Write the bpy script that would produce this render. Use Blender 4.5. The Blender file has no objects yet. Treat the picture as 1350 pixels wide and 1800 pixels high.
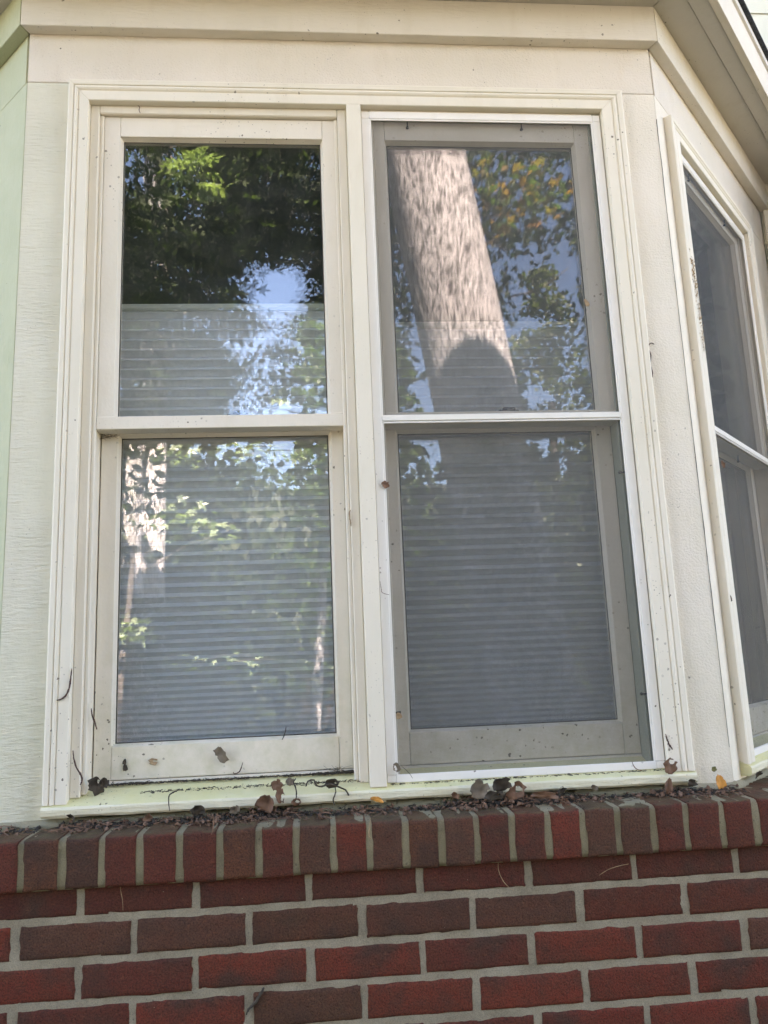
import bpy, bmesh, math, random
from mathutils import Vector, Matrix, noise
R = math.radians
random.seed(7)
SC = bpy.context.scene
COL = SC.collection

# ------------------------------------------------------------------ camera
F_PX, YAW, PITCH, ROLL = 1400.42, R(4.911), R(10.695), R(2.351)
CAM = Vector((-0.0375, -1.5585, 0.2507))
fw = Vector((math.sin(YAW) * math.cos(PITCH), math.cos(YAW) * math.cos(PITCH), math.sin(PITCH)))
rt0 = Vector((math.cos(YAW), -math.sin(YAW), 0))
up0 = rt0.cross(fw)
rt = rt0 * math.cos(ROLL) - up0 * math.sin(ROLL)
up = rt0 * math.sin(ROLL) + up0 * math.cos(ROLL)
cd = bpy.data.cameras.new('camera')
cam = bpy.data.objects.new('camera', cd)
COL.objects.link(cam)
M = Matrix((rt, up, -fw)).transposed().to_4x4()
M.translation = CAM
cam.matrix_world = M
cd.sensor_fit = 'HORIZONTAL'
cd.sensor_width = 36
cd.lens = 36 * F_PX / 1350
cd.clip_start = 0.02
cd.clip_end = 500
SC.camera = cam

# ------------------------------------------------------------------ light
SUN_EL, SUN_AZ = R(54), R(14)          # azimuth measured from +Y (over the house) towards +X
sunvec = Vector((math.sin(SUN_AZ) * math.cos(SUN_EL), math.cos(SUN_AZ) * math.cos(SUN_EL), math.sin(SUN_EL)))
world = bpy.data.worlds.new('World')
SC.world = world
world.use_nodes = True
nt = world.node_tree
sky = nt.nodes.new('ShaderNodeTexSky')
sky.sky_type = 'NISHITA'
sky.sun_disc = False
sky.sun_elevation = SUN_EL
sky.sun_rotation = SUN_AZ
sky.air_density = 1.0
sky.dust_density = 0.15
sky.ozone_density = 3.5
bg = nt.nodes['Background']
bg.inputs[1].default_value = 0.075
nt.links.new(sky.outputs[0], bg.inputs[0])
sl = bpy.data.lights.new('sun', 'SUN')
sl.energy = 5.0
sl.angle = R(0.5)
sl.color = (1.0, 0.965, 0.92)
so = bpy.data.objects.new('sun', sl)
COL.objects.link(so)
so.rotation_euler = sunvec.to_track_quat('Z', 'Y').to_euler()
so.location = (4, 8, 14)
SC.view_settings.view_transform = 'Standard'
SC.view_settings.look = 'None'
SC.view_settings.gamma = 1
SC.view_settings.use_curve_mapping = False
SC.view_settings.exposure = 4.12
SC.view_settings.use_white_balance = True
SC.view_settings.white_balance_temperature = 8050
SC.view_settings.white_balance_tint = 21
SC.render.engine = 'CYCLES'
SC.cycles.max_bounces = 10
SC.cycles.diffuse_bounces = 5
SC.cycles.glossy_bounces = 5
SC.cycles.transmission_bounces = 6
SC.cycles.transparent_max_bounces = 28
SC.cycles.caustics_reflective = False
SC.cycles.caustics_refractive = False

# ------------------------------------------------------------------ helpers
def tag(o, label=None, cat=None, group=None, kind=None):
    if label: o['label'] = label
    if cat: o['category'] = cat
    if group: o['group'] = group
    if kind: o['kind'] = kind
    return o

def empty(name, loc=(0, 0, 0), rz=0.0, label=None, cat=None, group=None, kind=None, parent=None):
    o = bpy.data.objects.new(name, None)
    COL.objects.link(o)
    o.location = loc
    o.rotation_euler = (0, 0, rz)
    o.empty_display_size = 0.05
    if parent: o.parent = parent
    return tag(o, label, cat, group, kind)

def link(name, me, mat=None, parent=None):
    o = bpy.data.objects.new(name, me)
    COL.objects.link(o)
    if mat is not None and not me.materials: me.materials.append(mat)
    if parent is not None: o.parent = parent
    return o

def pyd(name, v, f, mat=None, parent=None, smooth=False):
    me = bpy.data.meshes.new(name)
    me.from_pydata([tuple(p) for p in v], [], f)
    if smooth: me.polygons.foreach_set('use_smooth', [True] * len(me.polygons))
    me.update()
    return link(name, me, mat, parent)

def boxmesh(name, x0, x1, y0, y1, z0, z1, bev=0.0015, seg=1):
    bm = bmesh.new()
    bmesh.ops.create_cube(bm, size=1)
    for v in bm.verts:
        v.co = Vector((x0 + (v.co.x + .5) * (x1 - x0), y0 + (v.co.y + .5) * (y1 - y0), z0 + (v.co.z + .5) * (z1 - z0)))
    if bev:
        bmesh.ops.bevel(bm, geom=bm.edges[:], offset=bev, segments=seg, affect='EDGES', profile=.5)
    me = bpy.data.meshes.new(name)
    bm.to_mesh(me)
    bm.free()
    return me

def box(name, x0, x1, y0, y1, z0, z1, mat, parent=None, bev=0.0012, seg=1):
    return link(name, boxmesh(name, x0, x1, y0, y1, z0, z1, bev, seg), mat, parent)

def prism(name, poly, z0, z1, mat, parent=None, bev=0.0):
    n = len(poly)
    # make counter-clockwise
    a = sum(poly[i][0] * poly[(i + 1) % n][1] - poly[(i + 1) % n][0] * poly[i][1] for i in range(n))
    if a < 0: poly = poly[::-1]
    v = [(p[0], p[1], z0) for p in poly] + [(p[0], p[1], z1) for p in poly]
    f = [tuple(range(n))[::-1], tuple(range(n, 2 * n))] + [(i, (i + 1) % n, n + (i + 1) % n, n + i) for i in range(n)]
    bm = bmesh.new()
    bv = [bm.verts.new(p) for p in v]
    for q in f: bm.faces.new([bv[i] for i in q])
    if bev: bmesh.ops.bevel(bm, geom=bm.edges[:], offset=bev, segments=2, affect='EDGES')
    me = bpy.data.meshes.new(name)
    bm.to_mesh(me)
    bm.free()
    return link(name, me, mat, parent)

def sweep(name, path, miters, prof, mat, parent=None, smooth=False):
    """prof: list of (outward offset, y). path: two (x,z) ends with outward dir handled by a function list"""
    v = []
    for (fx) in path:
        v += [fx(o, y) for (o, y) in prof]
    n = len(prof)
    f = []
    for k in range(len(path) - 1):
        for i in range(n):
            j = (i + 1) % n
            f.append((k * n + i, k * n + j, (k + 1) * n + j, (k + 1) * n + i))
    f.append(tuple(range(n))[::-1])
    f.append(tuple(range((len(path) - 1) * n, len(path) * n)))
    o = pyd(name, v, f, mat, parent)
    bm = bmesh.new(); bm.from_mesh(o.data)
    bmesh.ops.recalc_face_normals(bm, faces=bm.faces[:])
    bm.to_mesh(o.data); bm.free()
    return o

def tube(name, pts, rads, mat, parent=None, sides=6, wob=0.0, seed=0):
    rnd = random.Random(seed)
    v, f = [], []
    n = len(pts)
    pts = [Vector(p) for p in pts]
    for i, p in enumerate(pts):
        d = (pts[min(i + 1, n - 1)] - pts[max(i - 1, 0)]).normalized()
        a = d.orthogonal().normalized() if i == 0 else (a - d * a.dot(d)).normalized()
        b = d.cross(a)
        r = rads[i] if isinstance(rads, (list, tuple)) else rads
        for k in range(sides):
            t = 2 * math.pi * k / sides
            rr = r * (1 + wob * rnd.uniform(-1, 1))
            v.append(p + (a * math.cos(t) + b * math.sin(t)) * rr)
    for i in range(n - 1):
        for k in range(sides):
            k2 = (k + 1) % sides
            f.append((i * sides + k, i * sides + k2, (i + 1) * sides + k2, (i + 1) * sides + k))
    f.append(tuple(range(sides))[::-1])
    f.append(tuple(range((n - 1) * sides, n * sides)))
    return pyd(name, v, f, mat, parent, smooth=True)

def curve_pts(ctrl, n):
    """Catmull-Rom through control points"""
    c = [Vector(p) for p in ctrl]
    c = [c[0] * 2 - c[1]] + c + [c[-1] * 2 - c[-2]]
    out = []
    segs = len(c) - 3
    for s in range(segs):
        m = max(2, n // segs)
        for i in range(m):
            t = i / m
            p0, p1, p2, p3 = c[s:s + 4]
            out.append(.5 * ((2 * p1) + (p2 - p0) * t + (2 * p0 - 5 * p1 + 4 * p2 - p3) * t * t + (3 * p1 - p0 - 3 * p2 + p3) * t ** 3))
    out.append(c[-2])
    return out

# points on real planes, taken from the photograph's pixels
def ray(px, py):
    return (fw * F_PX + rt * (px - 675) + up * (900 - py)).normalized()
def onY(px, py, Y):
    d = ray(px, py)
    return CAM + d * ((Y - CAM.y) / d.y)
def onZ(px, py, Z):
    d = ray(px, py)
    return CAM + d * ((Z - CAM.z) / d.z)
def mirrored(px, py, L, G=.12):
    """where a thing stands whose reflection in the front panes is seen at that pixel, L metres of light path away"""
    d = ray(px, py)
    t = (G - CAM.y) / d.y
    return CAM + d * t + Vector((d.x, -d.y, d.z)) * (L - t)

# ------------------------------------------------------------------ materials
def mat(name):
    m = bpy.data.materials.new(name)
    m.use_nodes = True
    t = m.node_tree
    b = t.nodes['Principled BSDF']
    return m, t, b
def N(t, typ, **kw):
    n = t.nodes.new(typ)
    for k, v in kw.items():
        if isinstance(k, str) and hasattr(n, k): setattr(n, k, v)
    return n
def vscale(t, src, s):
    mp = t.nodes.new('ShaderNodeMapping')
    mp.inputs['Scale'].default_value = s
    t.links.new(src, mp.inputs[0])
    return mp.outputs[0]
def noise_n(t, vec, scale, detail=4, rough=.55, dist=0):
    n = t.nodes.new('ShaderNodeTexNoise')
    n.inputs['Scale'].default_value = scale
    n.inputs['Detail'].default_value = detail
    n.inputs['Roughness'].default_value = rough
    n.inputs['Distortion'].default_value = dist
    t.links.new(vec, n.inputs['Vector'])
    return n.outputs[0]
def ramp(t, src, stops):
    r = t.nodes.new('ShaderNodeValToRGB')
    e = r.color_ramp.elements
    while len(e) < len(stops): e.new(.5)
    for i, (p, c) in enumerate(stops):
        e[i].position = p
        e[i].color = (c, c, c, 1) if isinstance(c, (int, float)) else (*c, 1)
    t.links.new(src, r.inputs[0])
    return r.outputs[0]
def mixc(t, fac, a, b, mode='MIX'):
    m = t.nodes.new('ShaderNodeMix')
    m.data_type = 'RGBA'
    m.blend_type = mode
    for sock, val in ((m.inputs[0], fac), (m.inputs[6], a), (m.inputs[7], b)):
        if hasattr(val, 'node'): t.links.new(val, sock)
        elif isinstance(val, (int, float)): sock.default_value = val
        else: sock.default_value = (*val, 1)
    return m.outputs[2]
def mth(t, op, a, b=None, clamp=False):
    m = t.nodes.new('ShaderNodeMath')
    m.operation = op
    m.use_clamp = clamp
    for i, val in enumerate((a, b)):
        if val is None: continue
        if hasattr(val, 'node'): t.links.new(val, m.inputs[i])
        else: m.inputs[i].default_value = val
    return m.outputs[0]
def bump(t, h, dist, b, strength=1.0, prev=None):
    n = t.nodes.new('ShaderNodeBump')
    n.inputs['Distance'].default_value = dist
    n.inputs['Strength'].default_value = strength
    t.links.new(h, n.inputs['Height'])
    if prev: t.links.new(prev, n.inputs['Normal'])
    if b: t.links.new(n.outputs[0], b.inputs['Normal'])
    return n.outputs[0]
def specks(t, vec, scale, size, amount):
    """sparse little dirt specks: 1 inside a speck"""
    v = t.nodes.new('ShaderNodeTexVoronoi')
    v.inputs['Scale'].default_value = scale
    wob = t.nodes.new('ShaderNodeTexNoise')
    wob.inputs['Scale'].default_value = scale * 3
    t.links.new(vec, wob.inputs[0])
    add = t.nodes.new('ShaderNodeMixRGB')
    add.blend_type = 'ADD'
    add.inputs[0].default_value = .35 / scale
    t.links.new(vec, add.inputs[1]); t.links.new(wob.outputs[1], add.inputs[2])
    t.links.new(add.outputs[0], v.inputs['Vector'])
    sp = t.nodes.new('ShaderNodeSeparateColor')
    t.links.new(v.outputs['Color'], sp.inputs[0])
    on = mth(t, 'LESS_THAN', sp.outputs[0], amount)
    r = mth(t, 'MULTIPLY', sp.outputs[1], size)
    ins = mth(t, 'LESS_THAN', v.outputs['Distance'], r)
    return mth(t, 'MULTIPLY', on, ins)

def paint(name, base=(.775, .70, .595), grain='smooth', dirt=.10, algae_or_cast=0.0, algae_or_cast_col=(.50, .53, .25), rough=.55, gscale=1.0, bmp=1.0, low=0.0):
    m, t, b = mat(name)
    tc = t.nodes.new('ShaderNodeTexCoord').outputs['Object']
    big = noise_n(t, tc, 3.5, 4)
    fine = noise_n(t, tc, 90, 4)
    c = mixc(t, ramp(t, big, [(.3, 0), (.7, 1)]), base, tuple(x * y for x, y in zip(base, (.93, .935, .90))))
    c = mixc(t, ramp(t, noise_n(t, vscale(t, tc, (1, 1, .25)), 16, 5, .65), [(.52, 0), (.75, .45)]), c, tuple(x * y for x, y in zip(base, (.83, .80, .74))))
    if algae_or_cast:  # real algae on sills; painted-in light tone on the left face and stop
        a = ramp(t, noise_n(t, tc, 9, 5, .6), [(.25, algae_or_cast * .45), (.7, algae_or_cast)])
        c = mixc(t, a, c, algae_or_cast_col)
    if low:     # dirt splashed up from the sill
        sx = t.nodes.new('ShaderNodeSeparateXYZ'); t.links.new(tc, sx.inputs[0])
        g = ramp(t, mth(t, 'ADD', mth(t, 'MULTIPLY', sx.outputs[2], -2.2), 1.0, True), [(0, 0), (1, low)])
        a = mth(t, 'MULTIPLY', g, ramp(t, noise_n(t, tc, 22, 6, .7), [(.35, 0), (.75, 1)]))
        c = mixc(t, a, c, (.40, .40, .22))
    s1 = specks(t, tc, 75, .22, dirt)
    s2 = specks(t, tc, 34, .13, dirt * .7)
    s3 = specks(t, tc, 190, .30, dirt * .9)
    msk = ramp(t, noise_n(t, tc, 5, 3), [(.48, .03), (.60, 1)])
    s = mth(t, 'MULTIPLY', mth(t, 'MAXIMUM', mth(t, 'MAXIMUM', s1, s2), mth(t, 'MULTIPLY', s3, .6)), msk)
    c = mixc(t, mth(t, 'MULTIPLY', s, .85), c, (.085, .06, .035))
    t.links.new(c, b.inputs['Base Color'])
    b.inputs['Roughness'].default_value = rough
    b.inputs['Specular IOR Level'].default_value = .35
    if grain == 'rough_h': g1 = noise_n(t, vscale(t, tc, (9, 9, 55)), gscale * 3.2, 6, .62)
    elif grain == 'rough_v': g1 = noise_n(t, vscale(t, tc, (55, 55, 9)), gscale * 3.2, 6, .62)
    elif grain == 'stipple': g1 = noise_n(t, tc, 210 * gscale, 5, .6)
    else: g1 = noise_n(t, vscale(t, tc, (1, 1, 1)), 130, 3, .5)
    strength = {'rough_h': .0022, 'rough_v': .0022, 'stipple': .0019}.get(grain, .00025) * bmp
    if grain in ('stipple', 'rough_h', 'rough_v'):
        patch = ramp(t, noise_n(t, tc, 6, 4, .6), [(.33, .25), (.62, 1)])
        g1 = mth(t, 'MULTIPLY', g1, patch)
    n1 = bump(t, g1, strength, None)
    n2 = bump(t, noise_n(t, vscale(t, tc, (1, 1, .5)), 30, 5, .7), .0009 * bmp, b, prev=n1)
    return m

def leaf_mat(name, col, col2, trans=.45, rough=.45, spec=.4):
    m, t, b = mat(name)
    oi = t.nodes.new('ShaderNodeTexCoord').outputs['Object']
    f = ramp(t, noise_n(t, oi, 2.2, 4, .7), [(.35, 0), (.65, 1)])
    c = mixc(t, f, col, col2)
    t.links.new(c, b.inputs['Base Color'])
    b.inputs['Roughness'].default_value = rough
    b.inputs['Specular IOR Level'].default_value = spec
    tr = t.nodes.new('ShaderNodeBsdfTranslucent')
    c2 = mixc(t, 1.0, c, (1.6, 1.9, .7), 'MULTIPLY')
    t.links.new(c2, tr.inputs[0])
    mx = t.nodes.new('ShaderNodeMixShader')
    mx.inputs[0].default_value = trans
    t.links.new(b.outputs[0], mx.inputs[1]); t.links.new(tr.outputs[0], mx.inputs[2])
    t.links.new(mx.outputs[0], t.nodes['Material Output'].inputs[0])
    return m

def glass_mat(name, wave=1.0):
    m, t, b = mat(name)
    t.nodes.remove(b)
    tr = t.nodes.new('ShaderNodeBsdfTransparent')
    tr.inputs[0].default_value = (.985, .992, .99, 1)
    gl = t.nodes.new('ShaderNodeBsdfGlossy')
    gl.inputs['Roughness'].default_value = 0.0
    gl.inputs['Color'].default_value = (.97, .98, 1, 1)
    tc = t.nodes.new('ShaderNodeTexCoord').outputs['Object']
    h = noise_n(t, tc, 7, 1, .4)
    h2 = noise_n(t, tc, 28, 1, .3)
    n1 = bump(t, h, .00022 * wave, None)
    n2 = bump(t, h2, .000012 * wave, None, prev=n1)
    t.links.new(n2, gl.inputs['Normal'])
    fr = t.nodes.new('ShaderNodeFresnel'); fr.inputs[0].default_value = 1.5
    fac = mth(t, 'ADD', mth(t, 'MULTIPLY', fr.outputs[0], .22), GLASS_ADD, True)   # coated pane: strong reflection head on
    mx = t.nodes.new('ShaderNodeMixShader')
    t.links.new(fac, mx.inputs[0])
    t.links.new(tr.outputs[0], mx.inputs[1]); t.links.new(gl.outputs[0], mx.inputs[2])
    # thin film of dust on the outside
    df = t.nodes.new('ShaderNodeBsdfDiffuse'); df.inputs[0].default_value = (.55, .55, .52, 1)
    mx2 = t.nodes.new('ShaderNodeMixShader')
    t.links.new(ramp(t, noise_n(t, tc, 12, 6, .7), [(.3, .004), (.8, .03)]), mx2.inputs[0])
    t.links.new(mx.outputs[0], mx2.inputs[1]); t.links.new(df.outputs[0], mx2.inputs[2])
    t.links.new(mx2.outputs[0], t.nodes['Material Output'].inputs[0])
    return m
GLASS_ADD = .060
SCREEN_OPEN = .62

P = {}
P['smooth'] = paint('painted_wood_smooth', dirt=.10)
P['casing'] = paint('painted_casing', (.80, .73, .62), dirt=.22, bmp=.6)
P['sash'] = paint('painted_sash', (.775, .70, .60), dirt=.5, low=.6)
P['rough_v'] = paint('painted_rough_board', (.80, .725, .62), 'stipple', dirt=.5, bmp=1.5, low=.25)
P['rough_h'] = paint('painted_rough_board_across', (.775, .715, .60), 'rough_h', dirt=.22, algae_or_cast=.25, algae_or_cast_col=(.52, .56, .36), bmp=2.4, low=.35)
P['header'] = paint('painted_header_board', (.76, .68, .59), 'stipple', dirt=.40, bmp=1.8)
P['frieze'] = paint('painted_frieze', (.73, .66, .57), 'rough_h', dirt=.14, bmp=1.2)
P['green_cast'] = paint('green_cast_paint', (.56, .55, .41), 'rough_v', dirt=.08, algae_or_cast=.6, algae_or_cast_col=(.40, .43, .25), bmp=2)  # green light off the foliage tinted into the left-side paint
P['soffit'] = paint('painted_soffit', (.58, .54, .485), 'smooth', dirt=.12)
P['shade_tone'] = paint('shade_toned_stop_paint', (.36, .36, .30), dirt=.3, algae_or_cast=.4, algae_or_cast_col=(.20, .24, .16))  # screen and recess shade put into the right-hand stop colour
P['sill'] = paint('algae_stained_sill', (.75, .70, .52), 'rough_h', dirt=.65, algae_or_cast=.85, algae_or_cast_col=(.64, .585, .27), bmp=1.3)
P['nose'] = paint('sill_front_paint', (.77, .715, .575), 'rough_h', dirt=.16, algae_or_cast=.30, algae_or_cast_col=(.62, .58, .32), bmp=1.6)
P['caulk'] = paint('old_caulk', (.38, .32, .22), 'stipple', dirt=.6, algae_or_cast=.5, algae_or_cast_col=(.20, .18, .10), bmp=2)
P['siding'] = paint('house_siding_paint', (.70, .71, .62), 'rough_h', dirt=.02, bmp=.4)
P['screenframe'] = paint('white_aluminium_frame', (.84, .80, .755), 'smooth', dirt=.07, rough=.35, bmp=.4)

def simple(name, col, rough=.6, metal=0, var=.25, scale=40, bmpd=0.0):
    m, t, b = mat(name)
    tc = t.nodes.new('ShaderNodeTexCoord').outputs['Object']
    n = noise_n(t, tc, scale, 5, .6)
    t.links.new(mixc(t, ramp(t, n, [(.3, 0), (.7, 1)]), tuple(x * (1 - var) for x in col), tuple(min(1, x * (1 + var)) for x in col)), b.inputs['Base Color'])
    b.inputs['Roughness'].default_value = rough
    b.inputs['Metallic'].default_value = metal
    if bmpd: bump(t, n, bmpd, b)
    return m
M_DARK = simple('black_plastic', (.02, .02, .02), .5)
M_LINE = simple('dark_gap', (.06, .055, .045), .9)
M_SHINGLE = simple('dark_shingle', (.035, .04, .048), .95, scale=160, var=.6, bmpd=.002)
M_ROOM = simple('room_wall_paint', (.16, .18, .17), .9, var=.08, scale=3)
M_BROWN = simple('dead_leaf_brown', (.17, .088, .052), .75, scale=60, var=.4, bmpd=.0008)
M_DKLEAF = simple('rotten_leaf_dark', (.055, .042, .030), .85, scale=80, var=.5, bmpd=.001)
M_GREY = simple('withered_leaf_grey', (.19, .15, .11), .85, scale=60, var=.3, bmpd=.0008)
M_TAN = simple('dry_leaf_tan', (.34, .23, .13), .8, scale=60, var=.25, bmpd=.0006)
M_ORANGE = simple('orange_leaf', (.62, .27, .055), .6, scale=50, var=.25, bmpd=.0006)
M_GREENLF = simple('small_green_leaf', (.14, .14, .05), .7, scale=60, var=.3, bmpd=.0006)
M_CATKIN = simple('brown_catkin', (.085, .045, .035), .9, scale=300, var=.5, bmpd=.001)
M_PALE = simple('pale_chip', (.62, .56, .42), .8)
M_BARKTWIG = simple('twig_bark', (.10, .075, .05), .9, scale=200, var=.4)
M_FABRIC = simple('pleated_shade_fabric', (.87, .89, .93), .9, scale=400, var=.02)
M_RAIL = simple('shade_rail', (.66, .68, .62), .5, var=.04)
M_CURTAIN = simple('curtain_fabric', (.30, .30, .29), .9, scale=300, var=.08)
M_GLASS = glass_mat('window_glass')
M_GLASS2 = glass_mat('flat_window_glass', .06)

# insect screen: woven mesh too fine to build, open area lets light through
m, t, b = mat('insect_screen'); M_SCREEN = m
b.inputs['Base Color'].default_value = (.12, .118, .112, 1)
b.inputs['Roughness'].default_value = .6
tc = t.nodes.new('ShaderNodeTexCoord').outputs['Object']
trn = t.nodes.new('ShaderNodeBsdfTransparent')
mx = t.nodes.new('ShaderNodeMixShader')
w1 = N(t, 'ShaderNodeTexWave'); w1.bands_direction = 'X'; w1.inputs['Scale'].default_value = 118; t.links.new(tc, w1.inputs[0])
w2 = N(t, 'ShaderNodeTexWave'); w2.bands_direction = 'Z'; w2.inputs['Scale'].default_value = 118; t.links.new(tc, w2.inputs[0])
wv = mth(t, 'ADD', mth(t, 'MULTIPLY', mth(t, 'MAXIMUM', w1.outputs[1], w2.outputs[1]), .10), -.06)
dust = ramp(t, noise_n(t, vscale(t, tc, (1, 1, .6)), 6, 6, .65), [(.3, -.02), (.8, .05)])
fac = mth(t, 'ADD', mth(t, 'ADD', wv, dust), 1 - SCREEN_OPEN, True)
t.links.new(fac, mx.inputs[0]); t.links.new(trn.outputs[0], mx.inputs[1]); t.links.new(b.outputs[0], mx.inputs[2])
t.links.new(mx.outputs[0], t.nodes['Material Output'].inputs[0])

# brick: the colour of each brick is its own (object colour)
def brick_mat(name, moss=0.0):
    m, t, b = mat(name)
    oi = t.nodes.new('ShaderNodeObjectInfo')
    tc = t.nodes.new('ShaderNodeTexCoord').outputs['Object']
    off = t.nodes.new('ShaderNodeVectorMath'); off.operation = 'ADD'
    t.links.new(tc, off.inputs[0])
    cmb = t.nodes.new('ShaderNodeCombineXYZ')
    t.links.new(mth(t, 'MULTIPLY', oi.outputs['Random'], 37.0), cmb.inputs[0])
    t.links.new(cmb.outputs[0], off.inputs[1])
    v = off.outputs[0]
    c = mixc(t, ramp(t, noise_n(t, v, 22, 5, .65), [(.3, .15), (.75, .9)]), oi.outputs['Color'], (.130, .042, .024))
    c = mixc(t, ramp(t, noise_n(t, v, 9, 4, .6), [(.47, 0), (.66, .85)]), c, (.075, .040, .028))
    c = mixc(t, ramp(t, noise_n(t, v, 330, 3, .7), [(.36, .7), (.56, 0)]), c, (.028, .014, .011))
    c = mixc(t, ramp(t, noise_n(t, vscale(t, v, (1, 1, 2.2)), 60, 5, .7), [(.56, 0), (.78, .55)]), c, (.24, .085, .045))
    c = mixc(t, ramp(t, noise_n(t, v, 13, 5, .7), [(.58, 0), (.78, .5)]), c, (.035, .022, .02))
    c = mixc(t, mth(t, 'MULTIPLY', specks(t, v, 60, .16, .10), .7), c, (.42, .36, .27))
    c = mixc(t, mth(t, 'MULTIPLY', specks(t, v, 48, .20, .14), .8), c, (.020, .012, .012))
    if moss:
        geo = t.nodes.new('ShaderNodeNewGeometry')
        sp = t.nodes.new('ShaderNodeSeparateXYZ'); t.links.new(geo.outputs['Normal'], sp.inputs[0])
        upm = ramp(t, sp.outputs[2], [(.5, 0), (.95, 1)])
        g = mth(t, 'MULTIPLY', upm, ramp(t, noise_n(t, v, 30, 5, .7), [(.35, .15), (.75, moss)]))
        c = mixc(t, g, c, (.125, .105, .050))
    t.links.new(c, b.inputs['Base Color'])
    b.inputs['Roughness'].default_value = .82
    b.inputs['Specular IOR Level'].default_value = .2
    pit = t.nodes.new('ShaderNodeTexVoronoi'); pit.inputs['Scale'].default_value = 150
    t.links.new(v, pit.inputs['Vector'])
    ph = ramp(t, pit.outputs['Distance'], [(.05, 0), (.35, 1)])
    n1 = bump(t, noise_n(t, v, 240, 5, .75), .0022, None)
    n1 = bump(t, ph, .0009, None, prev=n1)
    bump(t, noise_n(t, v, 45, 4, .6), .0040, b, prev=n1)
    return m
M_BRICK = brick_mat('fired_brick')
M_LEDGE = brick_mat('weathered_ledge_brick', .8)
def mortar_mat(name, c0, c1, moss):
    m, t, b = mat(name)
    tc = t.nodes.new('ShaderNodeTexCoord').outputs['Object']
    c = mixc(t, ramp(t, noise_n(t, tc, 14, 6, .7), [(.3, 0), (.7, 1)]), c0, c1)
    c = mixc(t, ramp(t, noise_n(t, tc, 500, 2), [(.35, .4), (.6, 0)]), c, (.10, .09, .07))
    c = mixc(t, mth(t, 'MULTIPLY', specks(t, tc, 90, .25, .2), .6), c, (.08, .07, .055))
    if moss: c = mixc(t, ramp(t, noise_n(t, tc, 20, 5, .7), [(.35, 0), (.7, moss)]), c, (.22, .19, .095))
    t.links.new(c, b.inputs['Base Color'])
    b.inputs['Roughness'].default_value = .95
    n1 = bump(t, noise_n(t, tc, 420, 4, .7), .0012, None)
    bump(t, noise_n(t, tc, 60, 4, .7), .002, b, prev=n1)
    return m
M_MORTAR = mortar_mat('grey_mortar', (.25, .20, .135), (.40, .335, .24), .06)
M_LMORTAR = mortar_mat('mossy_mortar', (.23, .185, .11), (.35, .29, .185), .5)

# ------------------------------------------------------------------ plan of the bay
YB = .093                       # outer face of the boards on the front
XL, XR = -.668, .802            # corners of the bay
AF = R(46)                      # the side faces turn back by this much
LF = .99                        # length of a side face
tR = Vector((math.cos(AF), math.sin(AF), 0))
tL = Vector((-math.cos(AF), math.sin(AF), 0))
YW = YB + LF * math.sin(AF)     # main wall of the house
KM = math.tan(AF / 2)
def ring(o, side=None):
    """plan line of the bay pushed outwards by o: four points left to right"""
    a = Vector((XL, YB, 0)); b_ = Vector((XR, YB, 0))
    a2 = Vector((XL - o * KM, YB - o, 0)); b2 = Vector((XR + o * KM, YB - o, 0))
    nL = Vector((-tL.y, tL.x, 0)) * -1 if False else Vector((-math.sin(AF), -math.cos(AF), 0))
    nR = Vector((math.sin(AF), -math.cos(AF), 0))
    # far ends lie on the main wall
    eL = a + tL * LF + nL * o; eR = b_ + tR * LF + nR * o
    eL = eL + tL * ((YW - eL.y) / tL.y); eR = eR + tR * ((YW - eR.y) / tR.y)
    return [eL, a2, b2, eR]
def strip(name, o0, o1, seg, z0, z1, mt, parent, bev=.001, gap=.0006):
    r0, r1 = ring(o0), ring(o1)
    p = [r0[seg], r0[seg + 1], r1[seg + 1], r1[seg]]
    c = sum((q for q in p), Vector()) / 4
    d = (r0[seg + 1] - r0[seg]).normalized()
    p = [p[0] + d * gap, p[1] - d * gap, p[2] - d * gap, p[3] + d * gap]
    return prism(name, [(q.x, q.y) for q in p], z0, z1, mt, parent, bev)

# ------------------------------------------------------------------ ground
def ground():
    v, f = [], []
    n = 60
    for j in range(n + 1):
        for i in range(n + 1):
            x = -60 + 120 * i / n; y = -90 + 120 * j / n
            z = -1.25 + .12 * noise.noise(Vector((x * .15, y * .15, 0))) * min(1, max(0, (-y - 2) / 6))
            v.append((x, y, z))
    for j in range(n):
        for i in range(n):
            a = j * (n + 1) + i
            f.append((a, a + 1, a + n + 2, a + n + 1))
    m, t, b = mat('lawn_grass')
    tc = t.nodes.new('ShaderNodeTexCoord').outputs['Object']
    c = mixc(t, ramp(t, noise_n(t, tc, .5, 6, .7), [(.35, 0), (.65, 1)]), (.055, .085, .022), (.10, .105, .035))
    c = mixc(t, ramp(t, noise_n(t, tc, 9, 5, .7), [(.4, 0), (.75, .8)]), c, (.085, .062, .035))
    t.links.new(c, b.inputs['Base Color']); b.inputs['Roughness'].default_value = .95
    bump(t, noise_n(t, tc, 30, 5, .7), .04, b)
    o = pyd('lawn', v, f, m)
    tag(o, kind='structure')
ground()

def bounce_ground():  # unseen pale ground added to bounce sunlight onto shades and facade
    v, f = [], []
    nx, ny = 60, 22
    for j in range(ny + 1):
        for i in range(nx + 1):
            x = -17 + 36 * i / nx; y = -12.5 + 9.3 * j / ny + .5 * math.sin(x * .35)
            v.append((x, y, -1.12 + .012 * noise.noise(Vector((x * .6, y * .6, 4)))))
    for j in range(ny):
        for i in range(nx):
            a = j * (nx + 1) + i
            f.append((a, a + 1, a + nx + 2, a + nx + 1))
    tag(pyd('added_bounce_ground', v, f, simple('bounce_gravel', (.17, .165, .155), .95, scale=35, var=.15, bmpd=.01), None, True), kind='structure')
bounce_ground()

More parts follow.
